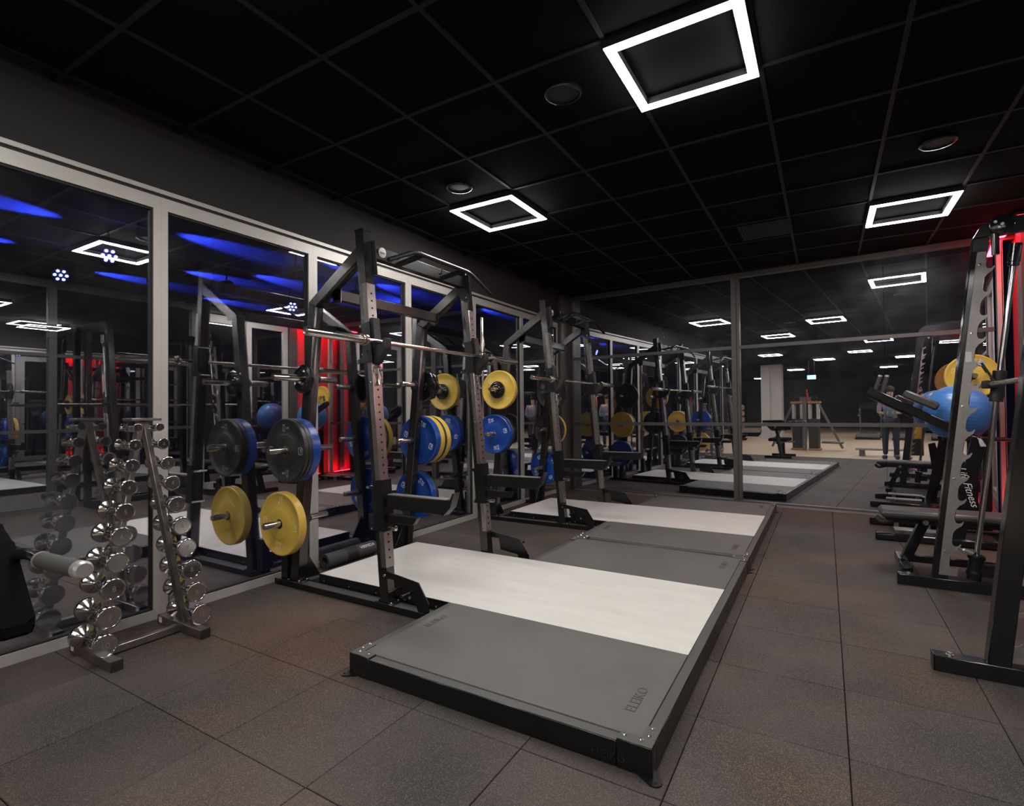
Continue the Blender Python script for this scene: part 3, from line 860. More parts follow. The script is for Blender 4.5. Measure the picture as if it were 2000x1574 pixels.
PROTO = {}
def bumper(kind):
    R, th, mat, pm, num = {'yellow': (0.2255, 0.060, 'plate_yellow', 'print_tan', '15'), 'blue': (0.2255, 0.068, 'plate_blue', 'print_white', '20'),
                           'black': (0.2255, 0.030, 'plate_black', 'print_grey', '5'), 'black10': (0.2255, 0.038, 'plate_black', 'print_grey', '10')}[kind]
    t = thing('bumper_plate', 'x', 'weight plate', (0, 0, 0))
    # thickness from y=0 (front) to y=th
    b = 0.0275
    prof = [(0.002, b), (0.000, 0.052), (0.000, 0.108), (0.0015, 0.112), (0.0045, 0.118), (0.0045, 0.202), (0.0005, 0.207), (0.0, R - 0.006), (0.006, R),
            (th - 0.006, R), (th, R - 0.006), (th, 0.207), (th - 0.0045, 0.202), (th - 0.0045, 0.118), (th, 0.110), (th, 0.052), (th - 0.002, b)]
    MB().ring((0, 0, 0), (0, 1, 0), prof, 72).build('disc', mat, t)
    MB().ring((0, 0, 0), (0, 1, 0), [(0.0002, 0.0262), (-0.0003, 0.034), (th + 0.0003, 0.034), (th - 0.0002, 0.0262)], 32).build('steel_bush', 'bar_chrome' if kind != 'yellow' else 'matte_black', t)
    y = 0.0045
    for s in (1, -1):
        zc = s * 0.160
        if kind == 'yellow':
            text_mesh('lettering', num, 0.042, pm, frame_M((0, y - 0.0003, zc + s * 0.018), (s, 0, 0), (0, 0, s)), t, 0.0005)
            text_mesh('lettering', 'KG', 0.042, pm, frame_M((0, y - 0.0003, zc - s * 0.018), (s, 0, 0), (0, 0, s)), t, 0.0005)
        else:
            text_mesh('lettering', num, 0.046, pm, frame_M((s * 0.020, y - 0.0003, zc), (0, 0, -s), (s, 0, 0)), t, 0.0005)
            text_mesh('lettering', 'KG', 0.040, pm, frame_M((-s * 0.020, y - 0.0003, zc), (0, 0, -s), (s, 0, 0)), t, 0.0005)
        logo(s * 0.160, 0.0, y, 0.052, pm, t)
    return t, th
for k in ('yellow', 'blue', 'black', 'black10'):
    PROTO[k] = bumper(k)
USED = set()
def place(kind, x, y, z, label, group='bumper plates on the rack pegs', spin=0.0, flip=False):
    p, th = PROTO[kind]
    if kind in USED:
        o = dup(p, (x, y, z), (0, spin, 0), label, group)
    else:
        USED.add(kind); o = p; o.location = (x, y, z); o.rotation_euler = (0, spin, 0); o['label'] = label; o['group'] = group
    return th
PX = lambda z, dx=0: post_x(z) + 0.042 + dx
ZM, ZL, ZT = 1.02 + 0.0225 - 0.0262, 0.50 + 0.0225 - 0.0262, 1.53 + 0.0225 - 0.0262
R1 = 'half rack beside the dumbbells'
R2 = 'half rack beside the back glass'
yo1 = 3.145 - 0.625
# rack 1, frame by the dumbbells: stack sits against the post
y = yo1 - 0.014
y -= 0.068; place('blue', PX(1.02), y, ZM, 'blue 20 kg bumper plate behind two black plates, frame by the dumbbells', spin=0.3)
y -= 0.032; place('black', PX(1.02), y, ZM, 'thin black 5 kg bumper plate between blue plate and black plate, frame by the dumbbells', spin=0.5)
y -= 0.032; place('black', PX(1.02), y, ZM, 'thin black 5 kg bumper plate in front of another black one and a blue one', spin=0.0)
place('yellow', PX(0.50), yo1 - 0.155, ZL, 'yellow 15 kg bumper plate alone on the lowest peg by the dumbbells', spin=0.08)
# rack 1, far frame
yf1 = 3.145 + 0.625 + 0.014
y = yf1; y += place('blue', PX(1.02), y, ZM, 'blue 20 kg bumper plate next to two yellow plates on a middle peg', spin=0.35) + 0.001
y += place('yellow', PX(1.02), y, ZM, 'yellow 15 kg bumper plate between blue plate and thin black plate') + 0.001
y += place('black', PX(1.02), y, ZM, 'thin black 5 kg bumper plate between two yellow plates') + 0.001
y += place('yellow', PX(1.02), y, ZM, 'yellow 15 kg bumper plate outermost on a middle peg, behind a thin black plate') + 0.001
y = yf1; y += place('blue', PX(0.50), y, ZL, 'blue 20 kg bumper plate next to a thin black plate on a lowest peg', spin=0.6) + 0.001
place('black', PX(0.50), y, ZL, 'thin black 5 kg bumper plate next to a blue plate on a lowest peg')
# rack 2
yo2 = 3.145 + RDY - 0.625
y = yo2 - 0.10; place('yellow', PX(1.53, RDX), y, ZT, 'yellow 15 kg bumper plate with black grip plate on a top peg', spin=0.78)
YEL2 = y
y = yo2 - 0.014
y -= 0.040; place('black10', PX(1.02, RDX), y, ZM, 'black 10 kg bumper plate behind a blue plate, rack by the back glass')
y -= 0.070; place('blue', PX(1.02, RDX), y, ZM, 'blue 20 kg bumper plate in front of a black plate, rack by the back glass', spin=-0.25)
yf2 = 3.145 + RDY + 0.625 + 0.014
y = yf2; y += place('black10', PX(1.02, RDX), y, ZM, 'black 10 kg bumper plate innermost on the middle peg by the back glass') + 0.001
y += place('black', PX(1.02, RDX), y, ZM, 'thin black 5 kg bumper plate between a black and a yellow plate') + 0.001
place('yellow', PX(1.02, RDX), y, ZM, 'yellow 15 kg bumper plate outermost on the frame by the back glass')
y = yf2; y += place('blue', PX(0.50, RDX), y, ZL, 'blue 20 kg bumper plate on the lowest peg of the frame by the back glass', spin=1.0) + 0.001
place('black10', PX(1.53, RDX), yf2, ZT, 'black 10 kg bumper plate on the top peg of the frame by the back glass', spin=0.6)

def grip_plate(R, th, sides, label):
    """black iron plate with three hand slots"""
    t = thing('grip_plate', label, 'weight plate', (0, 0, 0), 'black grip plates on the rack pegs')
    m = MB()
    n = sides if sides else 40
    m.ring((0, 0, 0), (0, 1, 0), [(0.003, 0.0265), (0, 0.045), (0.006, 0.052), (0.008, R * 0.80), (0, R * 0.86), (0.002, R - 0.004), (0.008, R), (th - 0.008, R), (th, R - 0.006), (th, 0.045), (th - 0.003, 0.0265)], n)
    m.build('disc', 'gloss_black', t)
    for k in range(3):
        a = PI / 2 + k * 2 * PI / 3 + 0.3
        pts = []
        for j in range(9):
            b = a - 0.42 + j * 0.105
            pts.append((R * 0.74 * math.cos(b), R * 0.74 * math.sin(b)))
        for j in range(8, -1, -1):
            b = a - 0.42 + j * 0.105
            pts.append((R * 0.60 * math.cos(b), R * 0.60 * math.sin(b)))
        MB().prism(pts, 'y', 0.0068, 0.0074).build('grip_slot', 'hole_dark', t)
        hnd = MB().tube([(R * 0.77 * math.cos(a + d), 0.004, R * 0.77 * math.sin(a + d)) for d in (-0.40, -0.13, 0.13, 0.40)], 0.006, 8, 0.02)
        hnd.build('grip_edge', 'gloss_black', t)
    return t
gp1 = grip_plate(0.105, 0.028, 0, 'small black iron plate with hand slots on the top peg by the dumbbells')
gp1.location = (PX(1.53), yo1 - 0.045, ZT)
gp2 = grip_plate(0.150, 0.040, 8, 'octagonal black iron plate next to the post on a top peg')
gp2.location = (PX(1.53), yf1 + 0.001, ZT)
dup(gp2, (PX(1.53), yf1 + 0.046, ZT), (0, 0.15, 0), 'octagonal black iron plate outermost on a top peg')
gp3 = grip_plate(0.098, 0.034, 0, 'small black iron plate in front of a yellow plate on a top peg')
gp3.location = (PX(1.53, RDX), YEL2 - 0.036, ZT)
t = thing('spring_clip', 'thin wire spring collar in front of the black grip plate', 'collar', (PX(1.53, RDX), YEL2 - 0.06, 1.53))
m = MB()
cx, cz = PX(1.53, RDX), 1.53
pts = [(cx + 0.027 * math.cos(a * 0.7), YEL2 - 0.045 - a * 0.0008, cz + 0.027 * math.sin(a * 0.7)) for a in range(0, 22)]
pts = [(cx - 0.10, YEL2 - 0.050, cz + 0.06), (cx - 0.05, YEL2 - 0.047, cz + 0.035)] + pts + [(cx - 0.05, YEL2 - 0.060, cz + 0.02), (cx - 0.10, YEL2 - 0.062, cz + 0.01)]
m.tube(pts, 0.0025, 6, 0.003); m.build('coil', 'chrome', t)

# ------------------------------------------------------------------ dumbbell rack with 20 chrome dumbbells
DX = -3.30
t = thing('dumbbell_rack', 'chrome A-frame dumbbell rack loaded on both sides, beside the window', 'dumbbell rack', (DX, 1.48, 0))
for y in (1.262, 1.700):
    f = MB().box(DX - 0.235, DX + 0.235, y - 0.026, y + 0.026, 0.0, 0.052, bev=0.003).build('foot', 'stainless', t)
    for sx in (-1, 1):
        MB().box(DX + sx * 0.2355 - 0.004, DX + sx * 0.2355 + 0.004, y - 0.0275, y + 0.0275, -0.0, 0.0535, bev=0.002).build('end_cap', 'matte_black', f)
    MB().box(DX - 0.225, DX - 0.19, y - 0.0268, y - 0.0262, 0.012, 0.044).build('sticker', 'sticker_white', f)
MB().box(DX - 0.02, DX + 0.02, 1.288, 1.674, 0.005, 0.045, bev=0.003).build('floor_bar', 'stainless', t)
AY = lambda z: 1.281 + 0.1572 * (z - 0.05)
BY = lambda z: 1.702 - 0.1800 * (z - 0.05)
for s, F in ((-1, AY), (1, BY)):
    p = MB().bar((DX, F(0.052), 0.053), (DX, F(1.245), 1.245), 0.05, 0.028, up=(0, 1, 0), bev=0.003).build('arm', 'stainless', t)
MB().box(DX - 0.055, DX + 0.055, 1.405, 1.557, 1.246, 1.262, bev=0.003).build('top_plate', 'stainless', t)
ROWS = [1.210, 1.115, 1.004, 0.890, 0.764, 0.639, 0.509, 0.379, 0.241, 0.105]
def dumbbell(R, L, label, group):
    t = thing('dumbbell', label, 'dumbbell', (0, 0, 0), group)
    g = L / 2
    hw = R * 1.15
    MB().lathe((-(g - hw) - 0.004, 0, 0), (g - hw + 0.004, 0, 0), [(0, 0.011), (2 * (g - hw) * 0.25, 0.0125), (g - hw + 0.004, 0.0135), (2 * (g - hw) * 0.75, 0.0125), (2 * (g - hw) + 0.008, 0.011)], 14).build('handle', 'chrome', t)
    for s in (-1, 1):
        MB().lathe((s * (g - hw), 0, 0), (s * g, 0, 0), [(0, 0.014), (hw * 0.10, 0.017), (hw * 0.48, R * 0.93), (hw * 0.53, R), (hw * 0.93, R), (hw * 0.97, R * 0.97), (hw, R * 0.90), (hw, R * 0.84), (hw - 0.0012, R * 0.82)], 28).build('head', 'chrome', t)
    return t
ORD = ['topmost', 'second from the top', 'third from the top', 'fourth from the top', 'fifth from the top', 'sixth from the top', 'seventh from the top', 'eighth from the top', 'ninth from the top', 'lowest']
for k, z in enumerate(ROWS):
    R = (0.0225, 0.032, 0.038, 0.043, 0.048, 0.052, 0.0535, 0.056, 0.058, 0.060)[k]
    L = 0.170 + 0.115 * (k / 9)
    d = dumbbell(R, L, 'polished chrome dumbbell, %s on the rack side facing the black padded bench' % ORD[k], 'chrome dumbbells on the A-frame rack')
    text_mesh('lettering', '%d' % (k + 1), R * 0.7, 'machine_grey', frame_M((L / 2 - 0.0010, 0, 0), (0, 1, 0), (0, 0, 1)), d, 0.0006)
    ya = AY(z) - 0.014 - 0.026
    d.location = (DX, ya, z)
    yb = BY(z) + 0.014 + 0.026
    dup(d, (DX, yb, z), (0, 0, 0), 'polished chrome dumbbell, %s on the rack side facing the half rack' % ORD[k])
    for yy, s in ((ya, 1), (yb, -1)):
        c = MB()
        for sx in (-0.024, 0.024):
            c.tube([(DX + sx, yy + s * 0.030, z - 0.006), (DX + sx, yy + s * 0.010, z - 0.0195), (DX + sx, yy - s * 0.014, z - 0.0195), (DX + sx, yy - s * 0.019, z - 0.004)], 0.0048, 8, 0.008)
        c.build('cradle', 'stainless', t)

# ------------------------------------------------------------------ smith machine on the right
SYF, SYN = 4.716, 3.256
def slx(z):                      # left edge of the leaning uprights
    return 0.632 + 0.1105 * (z - 0.07)
t = thing('smith_machine', 'black smith machine with steel hook plates and slanted guide rods', 'smith machine', (1.0, 4.0, 0))
for sg, yy in ((1, SYF), (-1, SYN)):
    f = MB().prism([(0.436, 0.0), (1.60, 0.0), (1.60, 0.074), (0.436, 0.074)], 'y', yy, yy + 0.078, bev=0.003).build('foot', 'gloss_black', t)
    MB().prism([(0.432, 0.001), (0.4355, 0.001), (0.4355, 0.080), (0.432, 0.080)], 'y', yy - 0.002, yy + 0.080).build('end_cap', 'black_steel', f)
    MB().lathe((0.50, yy + 0.04, 0.074), (0.50, yy + 0.04, 0.09), [(0, 0.016), (0.003, 0.016), (0.0035, 0.011), (0.012, 0.010)], 12).build('bolt', 'bolt_zinc', f)
    zt = 2.43
    MB().prism([(slx(0.074), 0.074), (slx(0.074) + 0.085, 0.074), (slx(zt) + 0.085, zt), (slx(zt), zt)], 'y', yy + 0.001, yy + 0.073, bev=0.004).build('upright', 'gloss_black', t)
    # hook plate with teeth
    L = math.hypot(0.1105, 1.0)
    pts = [(slx(0.105) + 0.030, 0.105)]
    rt = []
    def hp(u, z):
        return (slx(z) + 0.030 + u, z)
    zz = 0.105
    rt.append(hp(0.100, 0.105)); rt.append(hp(0.100, 0.135))
    teeth = [0.167 + 0.1587 * k for k in range(14)]
    for k, zt_ in enumerate(teeth):
        if k > 0:
            rt += [hp(0.050, zt_ - 0.095), hp(0.053, zt_ - 0.075), hp(0.066, zt_ - 0.052), hp(0.092, zt_ - 0.030)]
        rt += [hp(0.101, zt_ - 0.008), hp(0.101, zt_), hp(0.096, zt_), hp(0.090, zt_ - 0.010), hp(0.078, zt_ - 0.016), hp(0.062, zt_ - 0.012), hp(0.053, zt_ + 0.002), hp(0.050, zt_ + 0.020)]
    rt += [hp(0.050, 2.32), hp(0.044, 2.333)]
    poly = pts + rt + [hp(0.004, 2.333), hp(0.0, 2.325)]
    iy = yy if sg > 0 else yy + 0.074      # face towards the lifter
    o_ = -sg
    yr = lambda a, b: (min(iy + o_ * a, iy + o_ * b), max(iy + o_ * a, iy + o_ * b))
    h = MB().prism(poly, 'y', *yr(0.0, 0.006)).build('hook_plate', 'brushed_steel', t)
    for z in (2.245, 1.78, 1.28, 0.78, 0.27):
        MB().lathe((slx(z) + 0.050, iy + o_ * 0.006, z), (slx(z) + 0.050, iy + o_ * 0.012, z), [(0, 0.010), (0.004, 0.009), (0.005, 0.004)], 12).build('bolt', 'bolt_zinc', h)
    MB().box(slx(1.62) + 0.034, slx(1.62) + 0.066, *yr(0.0062, 0.0066), 1.585, 1.655).build('sticker', 'sticker_white', h)
    # guide rod
    ya = iy - o_ * 0.03
    a, b = Vector((0.872, ya, 0.20)), Vector((1.118, ya, 2.37))
    MB().cyl(a, b, 0.0165, 18).build('guide_rod', 'chrome', t)
    d = (b - a).normalized()
    q = lambda s: a + d * s
    bs = MB(); bs.cyl(q(-0.115), q(0.045), 0.040, 20); bs.lathe(q(0.03), q(0.06), [(0, 0.046), (0.012, 0.050), (0.03, 0.046)], 20); bs.lathe(q(-0.08), q(-0.05), [(0, 0.046), (0.012, 0.048), (0.03, 0.044)], 20)
    bs.box(0.87, 0.98, ya - 0.03, ya + 0.03, 0.12, 0.20)
    bs.build('rod_base', 'black_steel', t)
    st = MB().lathe(q(0.07) + Vector((-0.03, -0.03, 0)), q(0.07) + Vector((-0.10, -0.035, 0.03)), [(0, 0.016), (0.05, 0.017), (0.06, 0.008), (0.085, 0.008)], 12).build('stop_pin', 'bolt_zinc', t)
    MB().cyl(q(2.06), q(2.18), 0.034, 20).lathe(q(2.03), q(2.06), [(0, 0.022), (0.004, 0.030), (0.026, 0.030), (0.03, 0.024)], 20).build('rod_cap', 'gloss_black', t)
    # top plate joining upright and rod, with pulley housing
    MB().prism([(slx(2.43) - 0.0, 2.43), (1.62, 2.47), (1.62, 2.55), (0.99, 2.55), (0.93, 2.50)], 'y', yy + 0.004, yy + 0.070, bev=0.004).build('top_arm', 'gloss_black', t)
    pu = MB().lathe((1.04, iy + o_ * 0.02, 2.50), (1.04, iy - o_ * 0.004, 2.50), [(0, 0.06), (0.003, 0.066), (0.021, 0.066), (0.024, 0.06)], 28).build('pulley_cover', 'gloss_black', t)
    for px, pz in ((1.04, 2.50), (1.005, 2.52)):
        MB().lathe((px, iy + o_ * 0.02, pz), (px, iy + o_ * 0.028, pz), [(0, 0.011), (0.005, 0.010)], 10).build('bolt', 'bolt_zinc', pu)
    MB().cyl((1.005, iy + o_ * 0.008, 2.44), (1.005, iy + o_ * 0.008, 2.30), 0.022, 16).build('bumper_stop', 'gloss_black', t)
    # rear post
    MB().prism([(1.52, 0.074), (1.60, 0.074), (1.60, 2.47), (1.52, 2.47)], 'y', yy + 0.002, yy + 0.072, bev=0.004).build('rear_post', 'gloss_black', t)
    # carriage
    za = 1.31; zb_ = 1.52
    s0 = a + d * ((za - a.z) / d.z); s1 = a + d * ((zb_ - a.z) / d.z)
    cg = MB().cyl(s0, s1, 0.037, 22, bev=0.003).build('carriage', 'matte_black', t)
    hx = 0.945
    MB().bar((hx - 0.03, iy + o_ * 0.016, 1.575), (hx + 0.035, iy + o_ * 0.016, 1.445), 0.012, 0.042, up=(0, 1, 0)).build('catch_arm', 'matte_black', cg)
    MB().lathe((hx - 0.03, iy + o_ * 0.028, 1.575), (hx - 0.03, iy + o_ * 0.008, 1.575), [(0, 0.020), (0.018, 0.024)], 16).build('arm_pivot', 'bolt_zinc', cg)
    MB().prism([(hx - 0.032, 1.466), (hx + 0.03, 1.47), (hx + 0.002, 1.515)], 'y', *yr(0.0228, 0.0235)).build('warning_sticker', 'plate_yellow', cg)
    MB().box(hx - 0.02, 1.00, *yr(0.035, -0.04), 1.40, 1.455, bev=0.005).build('bar_clamp', 'matte_black', cg)
MB().cyl((0.955, 2.75, 1.428), (0.955, 5.20, 1.428), 0.0155, 18).build('bar', 'bar_chrome', t)
MB().box(1.52, 1.60, SYN + 0.08, SYF, 2.47, 2.55, bev=0.004).box(1.52, 1.60, SYN + 0.08, SYF, 0.0, 0.07, bev=0.004).build('cross_beam', 'gloss_black', t)

# ------------------------------------------------------------------ flat bench inside the smith machine
BY0 = 5.25
t = thing('flat_bench', 'black flat bench with thick pad set under the smith machine bar', 'bench', (0.95, BY0, 0))
MB().box(0.365, 1.50, BY0 - 0.145, BY0 + 0.145, 0.405, 0.465, bev=0.022).build('pad', 'pad_vinyl', t)
MB().prism([(0.44, 0.36), (1.40, 0.36), (1.40, 0.404), (0.40, 0.404), (0.40, 0.385)], 'y', BY0 - 0.06, BY0 + 0.06, bev=0.004).build('rail', 'gloss_black', t)
for s in (-1, 1):
    MB().lathe((0.66, BY0 + s * 0.06, 0.375), (0.66, BY0 + s * 0.07, 0.375), [(0, 0.022), (0.006, 0.020)], 18).build('bolt', 'bolt_zinc', t)
MB().bar((0.66, BY0, 0.375), (0.53, BY0, 0.06), 0.08, 0.065, bev=0.004).build('leg', 'gloss_black', t)
MB().bar((1.30, BY0, 0.36), (1.38, BY0, 0.06), 0.08, 0.065, bev=0.004).build('leg', 'gloss_black', t)
for x in (0.52, 1.38):
    MB().box(x - 0.035, x + 0.035, BY0 - 0.26, BY0 + 0.26, 0.0, 0.06, bev=0.006).build('foot', 'gloss_black', t)
MB().box(0.56, 1.34, BY0 - 0.025, BY0 + 0.025, 0.05, 0.10).build('spine', 'gloss_black', t)
MB().tube([(0.47, BY0, 0.365), (0.38, BY0, 0.345), (0.345, BY0, 0.39)], 0.018, 10, 0.03).build('carry_handle', 'foam_grip', t)

# ------------------------------------------------------------------ inclined machine near the red bay
t = thing('incline_machine', 'black inclined back machine with sloping beam, pad and foam handles by the red bay', 'exercise machine', (0.95, 6.55, 0))
for y in (6.22, 7.00):
    MB().box(0.40, 1.45, y - 0.035, y + 0.035, 0.0, 0.07, bev=0.012).build('foot', 'gloss_black', t)
MB().box(1.38, 1.45, 6.255, 7.18, 0.005, 0.065).build('rear_bar', 'gloss_black', t)
MB().box(0.95, 1.02, 6.255, 6.965, 0.005, 0.065).build('mid_bar', 'gloss_black', t)
for y in (6.35, 6.80):
    tp = MB().box(0.56, 0.93, y - 0.07, y + 0.07, 0.085, 0.10, bev=0.003).box(0.60, 0.64, y - 0.02, y + 0.02, 0.0, 0.085).box(0.86, 0.90, y - 0.02, y + 0.02, 0.0, 0.085).build('tread_plate', 'brushed_steel', t)
MB().bar((1.02, 6.26, 0.06), (1.20, 6.30, 1.0), 0.05, 0.11, up=(1, 0, 0), bev=0.004).build('upright', 'gloss_black', t)
pl = MB().prism([(1.00, 0.78), (1.075, 0.80), (1.185, 0.33), (1.05, 0.33)], 'y', 6.205, 6.222).build('name_plate', 'gloss_black', t)
text_mesh('lettering', 'Life Fitness', 0.082, 'print_white', frame_M((1.098, 6.2042, 0.555), (0.26, 0, -1.0), (1.0, 0, 0.26)), pl, 0.0005, shear=0.35)
MB().bar((0.372, 6.42, 1.455), (1.19, 6.32, 0.970), 0.075, 0.080, bev=0.006).build('beam', 'gloss_black', t)
MB().bar((0.40, 6.475, 1.462), (1.22, 6.375, 0.98), 0.03, 0.035, bev=0.004).build('beam_rail', 'black_steel', t)
MB().bar((0.665, 6.40, 1.418), (0.925, 6.37, 1.275), 0.17, 0.075, bev=0.016).build('pad', 'pad_vinyl', t)
for k, (x, y) in enumerate(((0.435, 6.42), (0.495, 6.47))):
    h = MB().cyl((x, y, 1.45 - 0.03 * k), (x + 0.045, y, 1.59), 0.019, 14).build('foam_handle', 'foam_grip', t)
    MB().lathe((x + 0.043, y, 1.585), (x + 0.049, y, 1.61), [(0, 0.0195), (0.014, 0.0195), (0.018, 0.014)], 14).build('end_cap', 'silver_cap', h)
MB().prism([(1.38, 0.065), (1.45, 0.065), (1.45, 1.80), (1.38, 1.80)], 'y', 7.10, 7.17, bev=0.004).build('mast', 'gloss_black', t)
MB().bar((1.19, 6.32, 0.98), (1.20, 6.30, 0.90), 0.06, 0.10, bev=0.003).build('beam_joint', 'gloss_black', t)
MB().box(1.27, 1.38, 7.11, 7.16, 1.565, 1.615).cyl((1.302, 7.11, 1.59), (1.302, 6.92, 1.59), 0.0235, 18).build('storage_peg', 'bar_chrome', t)
place('yellow', 1.302, 7.035, 1.59 - 0.0035, 'yellow 15 kg bumper plate on the peg of the inclined machine', spin=0.4)

# stability balls on a tube stand
t = thing('ball_stand', 'black tube stand carrying a blue stability ball', 'stand', (1.25, 6.69, 0))
s = MB()
for y in (6.56, 6.82):
    s.tube([(0.98, y, 0.965), (1.53, y, 0.965), (1.53, y, 0.09), (1.08, y, 0.09)], 0.015, 10, 0.05)
s.build('loop', 'black_steel', t)
MB().cyl((1.53, 6.56, 0.45), (1.53, 6.82, 0.45), 0.012, 10).cyl((1.53, 6.56, 0.90), (1.53, 6.82, 0.90), 0.012, 10).box(1.515, 1.545, 6.53, 6.85, 0.0, 0.09).build('crossbar', 'black_steel', t)
def ball(c, r, mat, label):
    b = MB().sphere((0, 0, 0), r, 40)
    for k in range(-6, 7):
        z = r * 0.12 * k
        rr_ = math.sqrt(r * r - z * z)
        b.ring((0, 0, z - 0.003), (0, 0, z + 1), [(0, rr_ - 0.002), (0.003, rr_ + 0.0012), (0.006, rr_ - 0.002)], 40)
    o = b.build('stability_ball', mat); o.location = c
    tag(o, label, 'exercise ball', 'stability balls on the stand')
ball((1.117, 6.69, 1.218), 0.272, 'ball_blue', 'ribbed blue stability ball on the tube stand')

# ------------------------------------------------------------------ barbell pad by the window sill
t = thing('barbell_pad', 'rolled black foam barbell pad with strap and white lettering by the window sill', 'foam pad', (-3.545, 3.2, 0))
m = MB(); n = 40; R0, R1_ = 0.060, 0.036
prof = []
for k in range(n + 1):
    a = -1.2 + (2 * PI - 0.15) * k / n
    prof.append((a, R0))
outer = [(-3.545 + R0 * math.cos(a), 0.0605 + R0 * math.sin(a)) for a, r in prof]
inner = [(-3.545 + R1_ * math.cos(a), 0.0605 + R1_ * math.sin(a)) for a, r in prof][::-1]
loop = outer + inner
N_ = len(loop)
vs = [(p[0], 2.93, p[1]) for p in loop] + [(p[0], 3.47, p[1]) for p in loop]
fs = [(i, (i + 1) % N_, N_ + (i + 1) % N_, N_ + i) for i in range(N_)]
for i in range(n):
    j = N_ - 1 - i
    fs += [(i, i + 1, j - 1, j), (N_ + i, N_ + j, N_ + j - 1, N_ + i + 1)]
m._add(vs, fs); m.build('foam', 'foam_grip', t)
MB().ring((-3.545, 3.13, 0.0605), (-3.545, 3.25, 0.0605), [(0, 0.0602), (0, 0.0612), (0.12, 0.0612), (0.12, 0.0602)], 32).build('strap', 'matte_black', t)
a = 0.75
text_mesh('lettering', 'VIRMIDA', 0.042, 'print_white', frame_M((-3.545 + 0.0608 * math.cos(a), 3.36, 0.0605 + 0.0608 * math.sin(a)), (0, 1, 0), (-math.sin(a), 0, math.cos(a))), t, 0.0004)

# ------------------------------------------------------------------ padded bench in the foreground corner
t = thing('padded_bench', 'black leather padded bench with foam roller handle in front of the dumbbell rack', 'bench', (-2.1, 0.3, 0))
def rounded(pts, r, n=5):
    out = []
    k = len(pts)
    for i in range(k):
        a, b, c = Vector(pts[i - 1]), Vector(pts[i]), Vector(pts[(i + 1) % k])
        p0 = b + (a - b).normalized() * r; p1 = b + (c - b).normalized() * r
        for q in range(n):
            tt = q / (n - 1); p = p0 * (1 - tt) ** 2 + b * 2 * tt * (1 - tt) + p1 * tt * tt
            out.append((p.x, p.y))
    return out
padpoly = rounded([(-2.40, 0.97), (-1.895, 0.985), (-1.685, 0.735), (-2.15, 0.70)], 0.055)
MB().prism(padpoly, 'y', 0.455, 0.53, bev=0.014).build('back_pad', 'leather', t)
st = MB()
for k in range(26):
    s0 = k / 26.0
    x = -1.893 + 0.18 * s0; z = 0.955 - 0.19 * s0
    st.box(x - 0.012, x - 0.0095, 0.4535, 0.4552, z - 0.0022, z + 0.0022)
st.build('stitching', 'foam_grip', t)
MB().tube([(-2.0, 0.56, 0.84), (-1.80, 0.52, 0.925), (-1.66, 0.505, 0.945), (-1.56, 0.50, 0.941)], 0.014, 12, 0.06).build('handle_tube', 'gloss_black', t)
g = MB().cyl((-1.585, 0.50, 0.942), (-1.385, 0.50, 0.949), 0.0185, 24).build('foam_handle', 'foam_grip', t)
MB().lathe((-1.386, 0.50, 0.949), (-1.355, 0.50, 0.950), [(0, 0.0192), (0.018, 0.0196), (0.022, 0.0185), (0.026, 0.0150)], 24).build('end_cap', 'silver_cap', g)
MB().lathe((-1.592, 0.50, 0.9418), (-1.58, 0.50, 0.942), [(0, 0.0175), (0.003, 0.0195), (0.012, 0.0195)], 20).build('collar', 'silver_cap', g)
MB().box(-2.30, -1.86, -0.46, 0.24, 0.42, 0.50, bev=0.02).build('seat_pad', 'leather', t)
MB().bar((-2.05, 0.57, 0.80), (-2.05, 0.05, 0.40), 0.06, 0.06, bev=0.003).build('back_support', 'black_steel', t)
MB().bar((-2.06, 0.30, 0.58), (-1.95, 0.40, 0.06), 0.07, 0.07, bev=0.003).build('leg', 'black_steel', t)
MB().bar((-2.06, -0.35, 0.42), (-2.06, -0.42, 0.06), 0.07, 0.07, bev=0.003).build('leg', 'black_steel', t)
MB().box(-2.09, -2.03, -0.40, 0.36, 0.36, 0.42).build('frame_rail', 'black_steel', t)
MB().box(-2.35, -1.72, 0.365, 0.425, 0.0, 0.06, bev=0.004).build('foot', 'black_steel', t)
MB().box(-2.35, -1.77, -0.45, -0.39, 0.0, 0.06, bev=0.004).build('foot', 'black_steel', t)
MB().box(-2.09, -2.03, -0.39, 0.365, 0.005, 0.05).build('spine', 'black_steel', t)

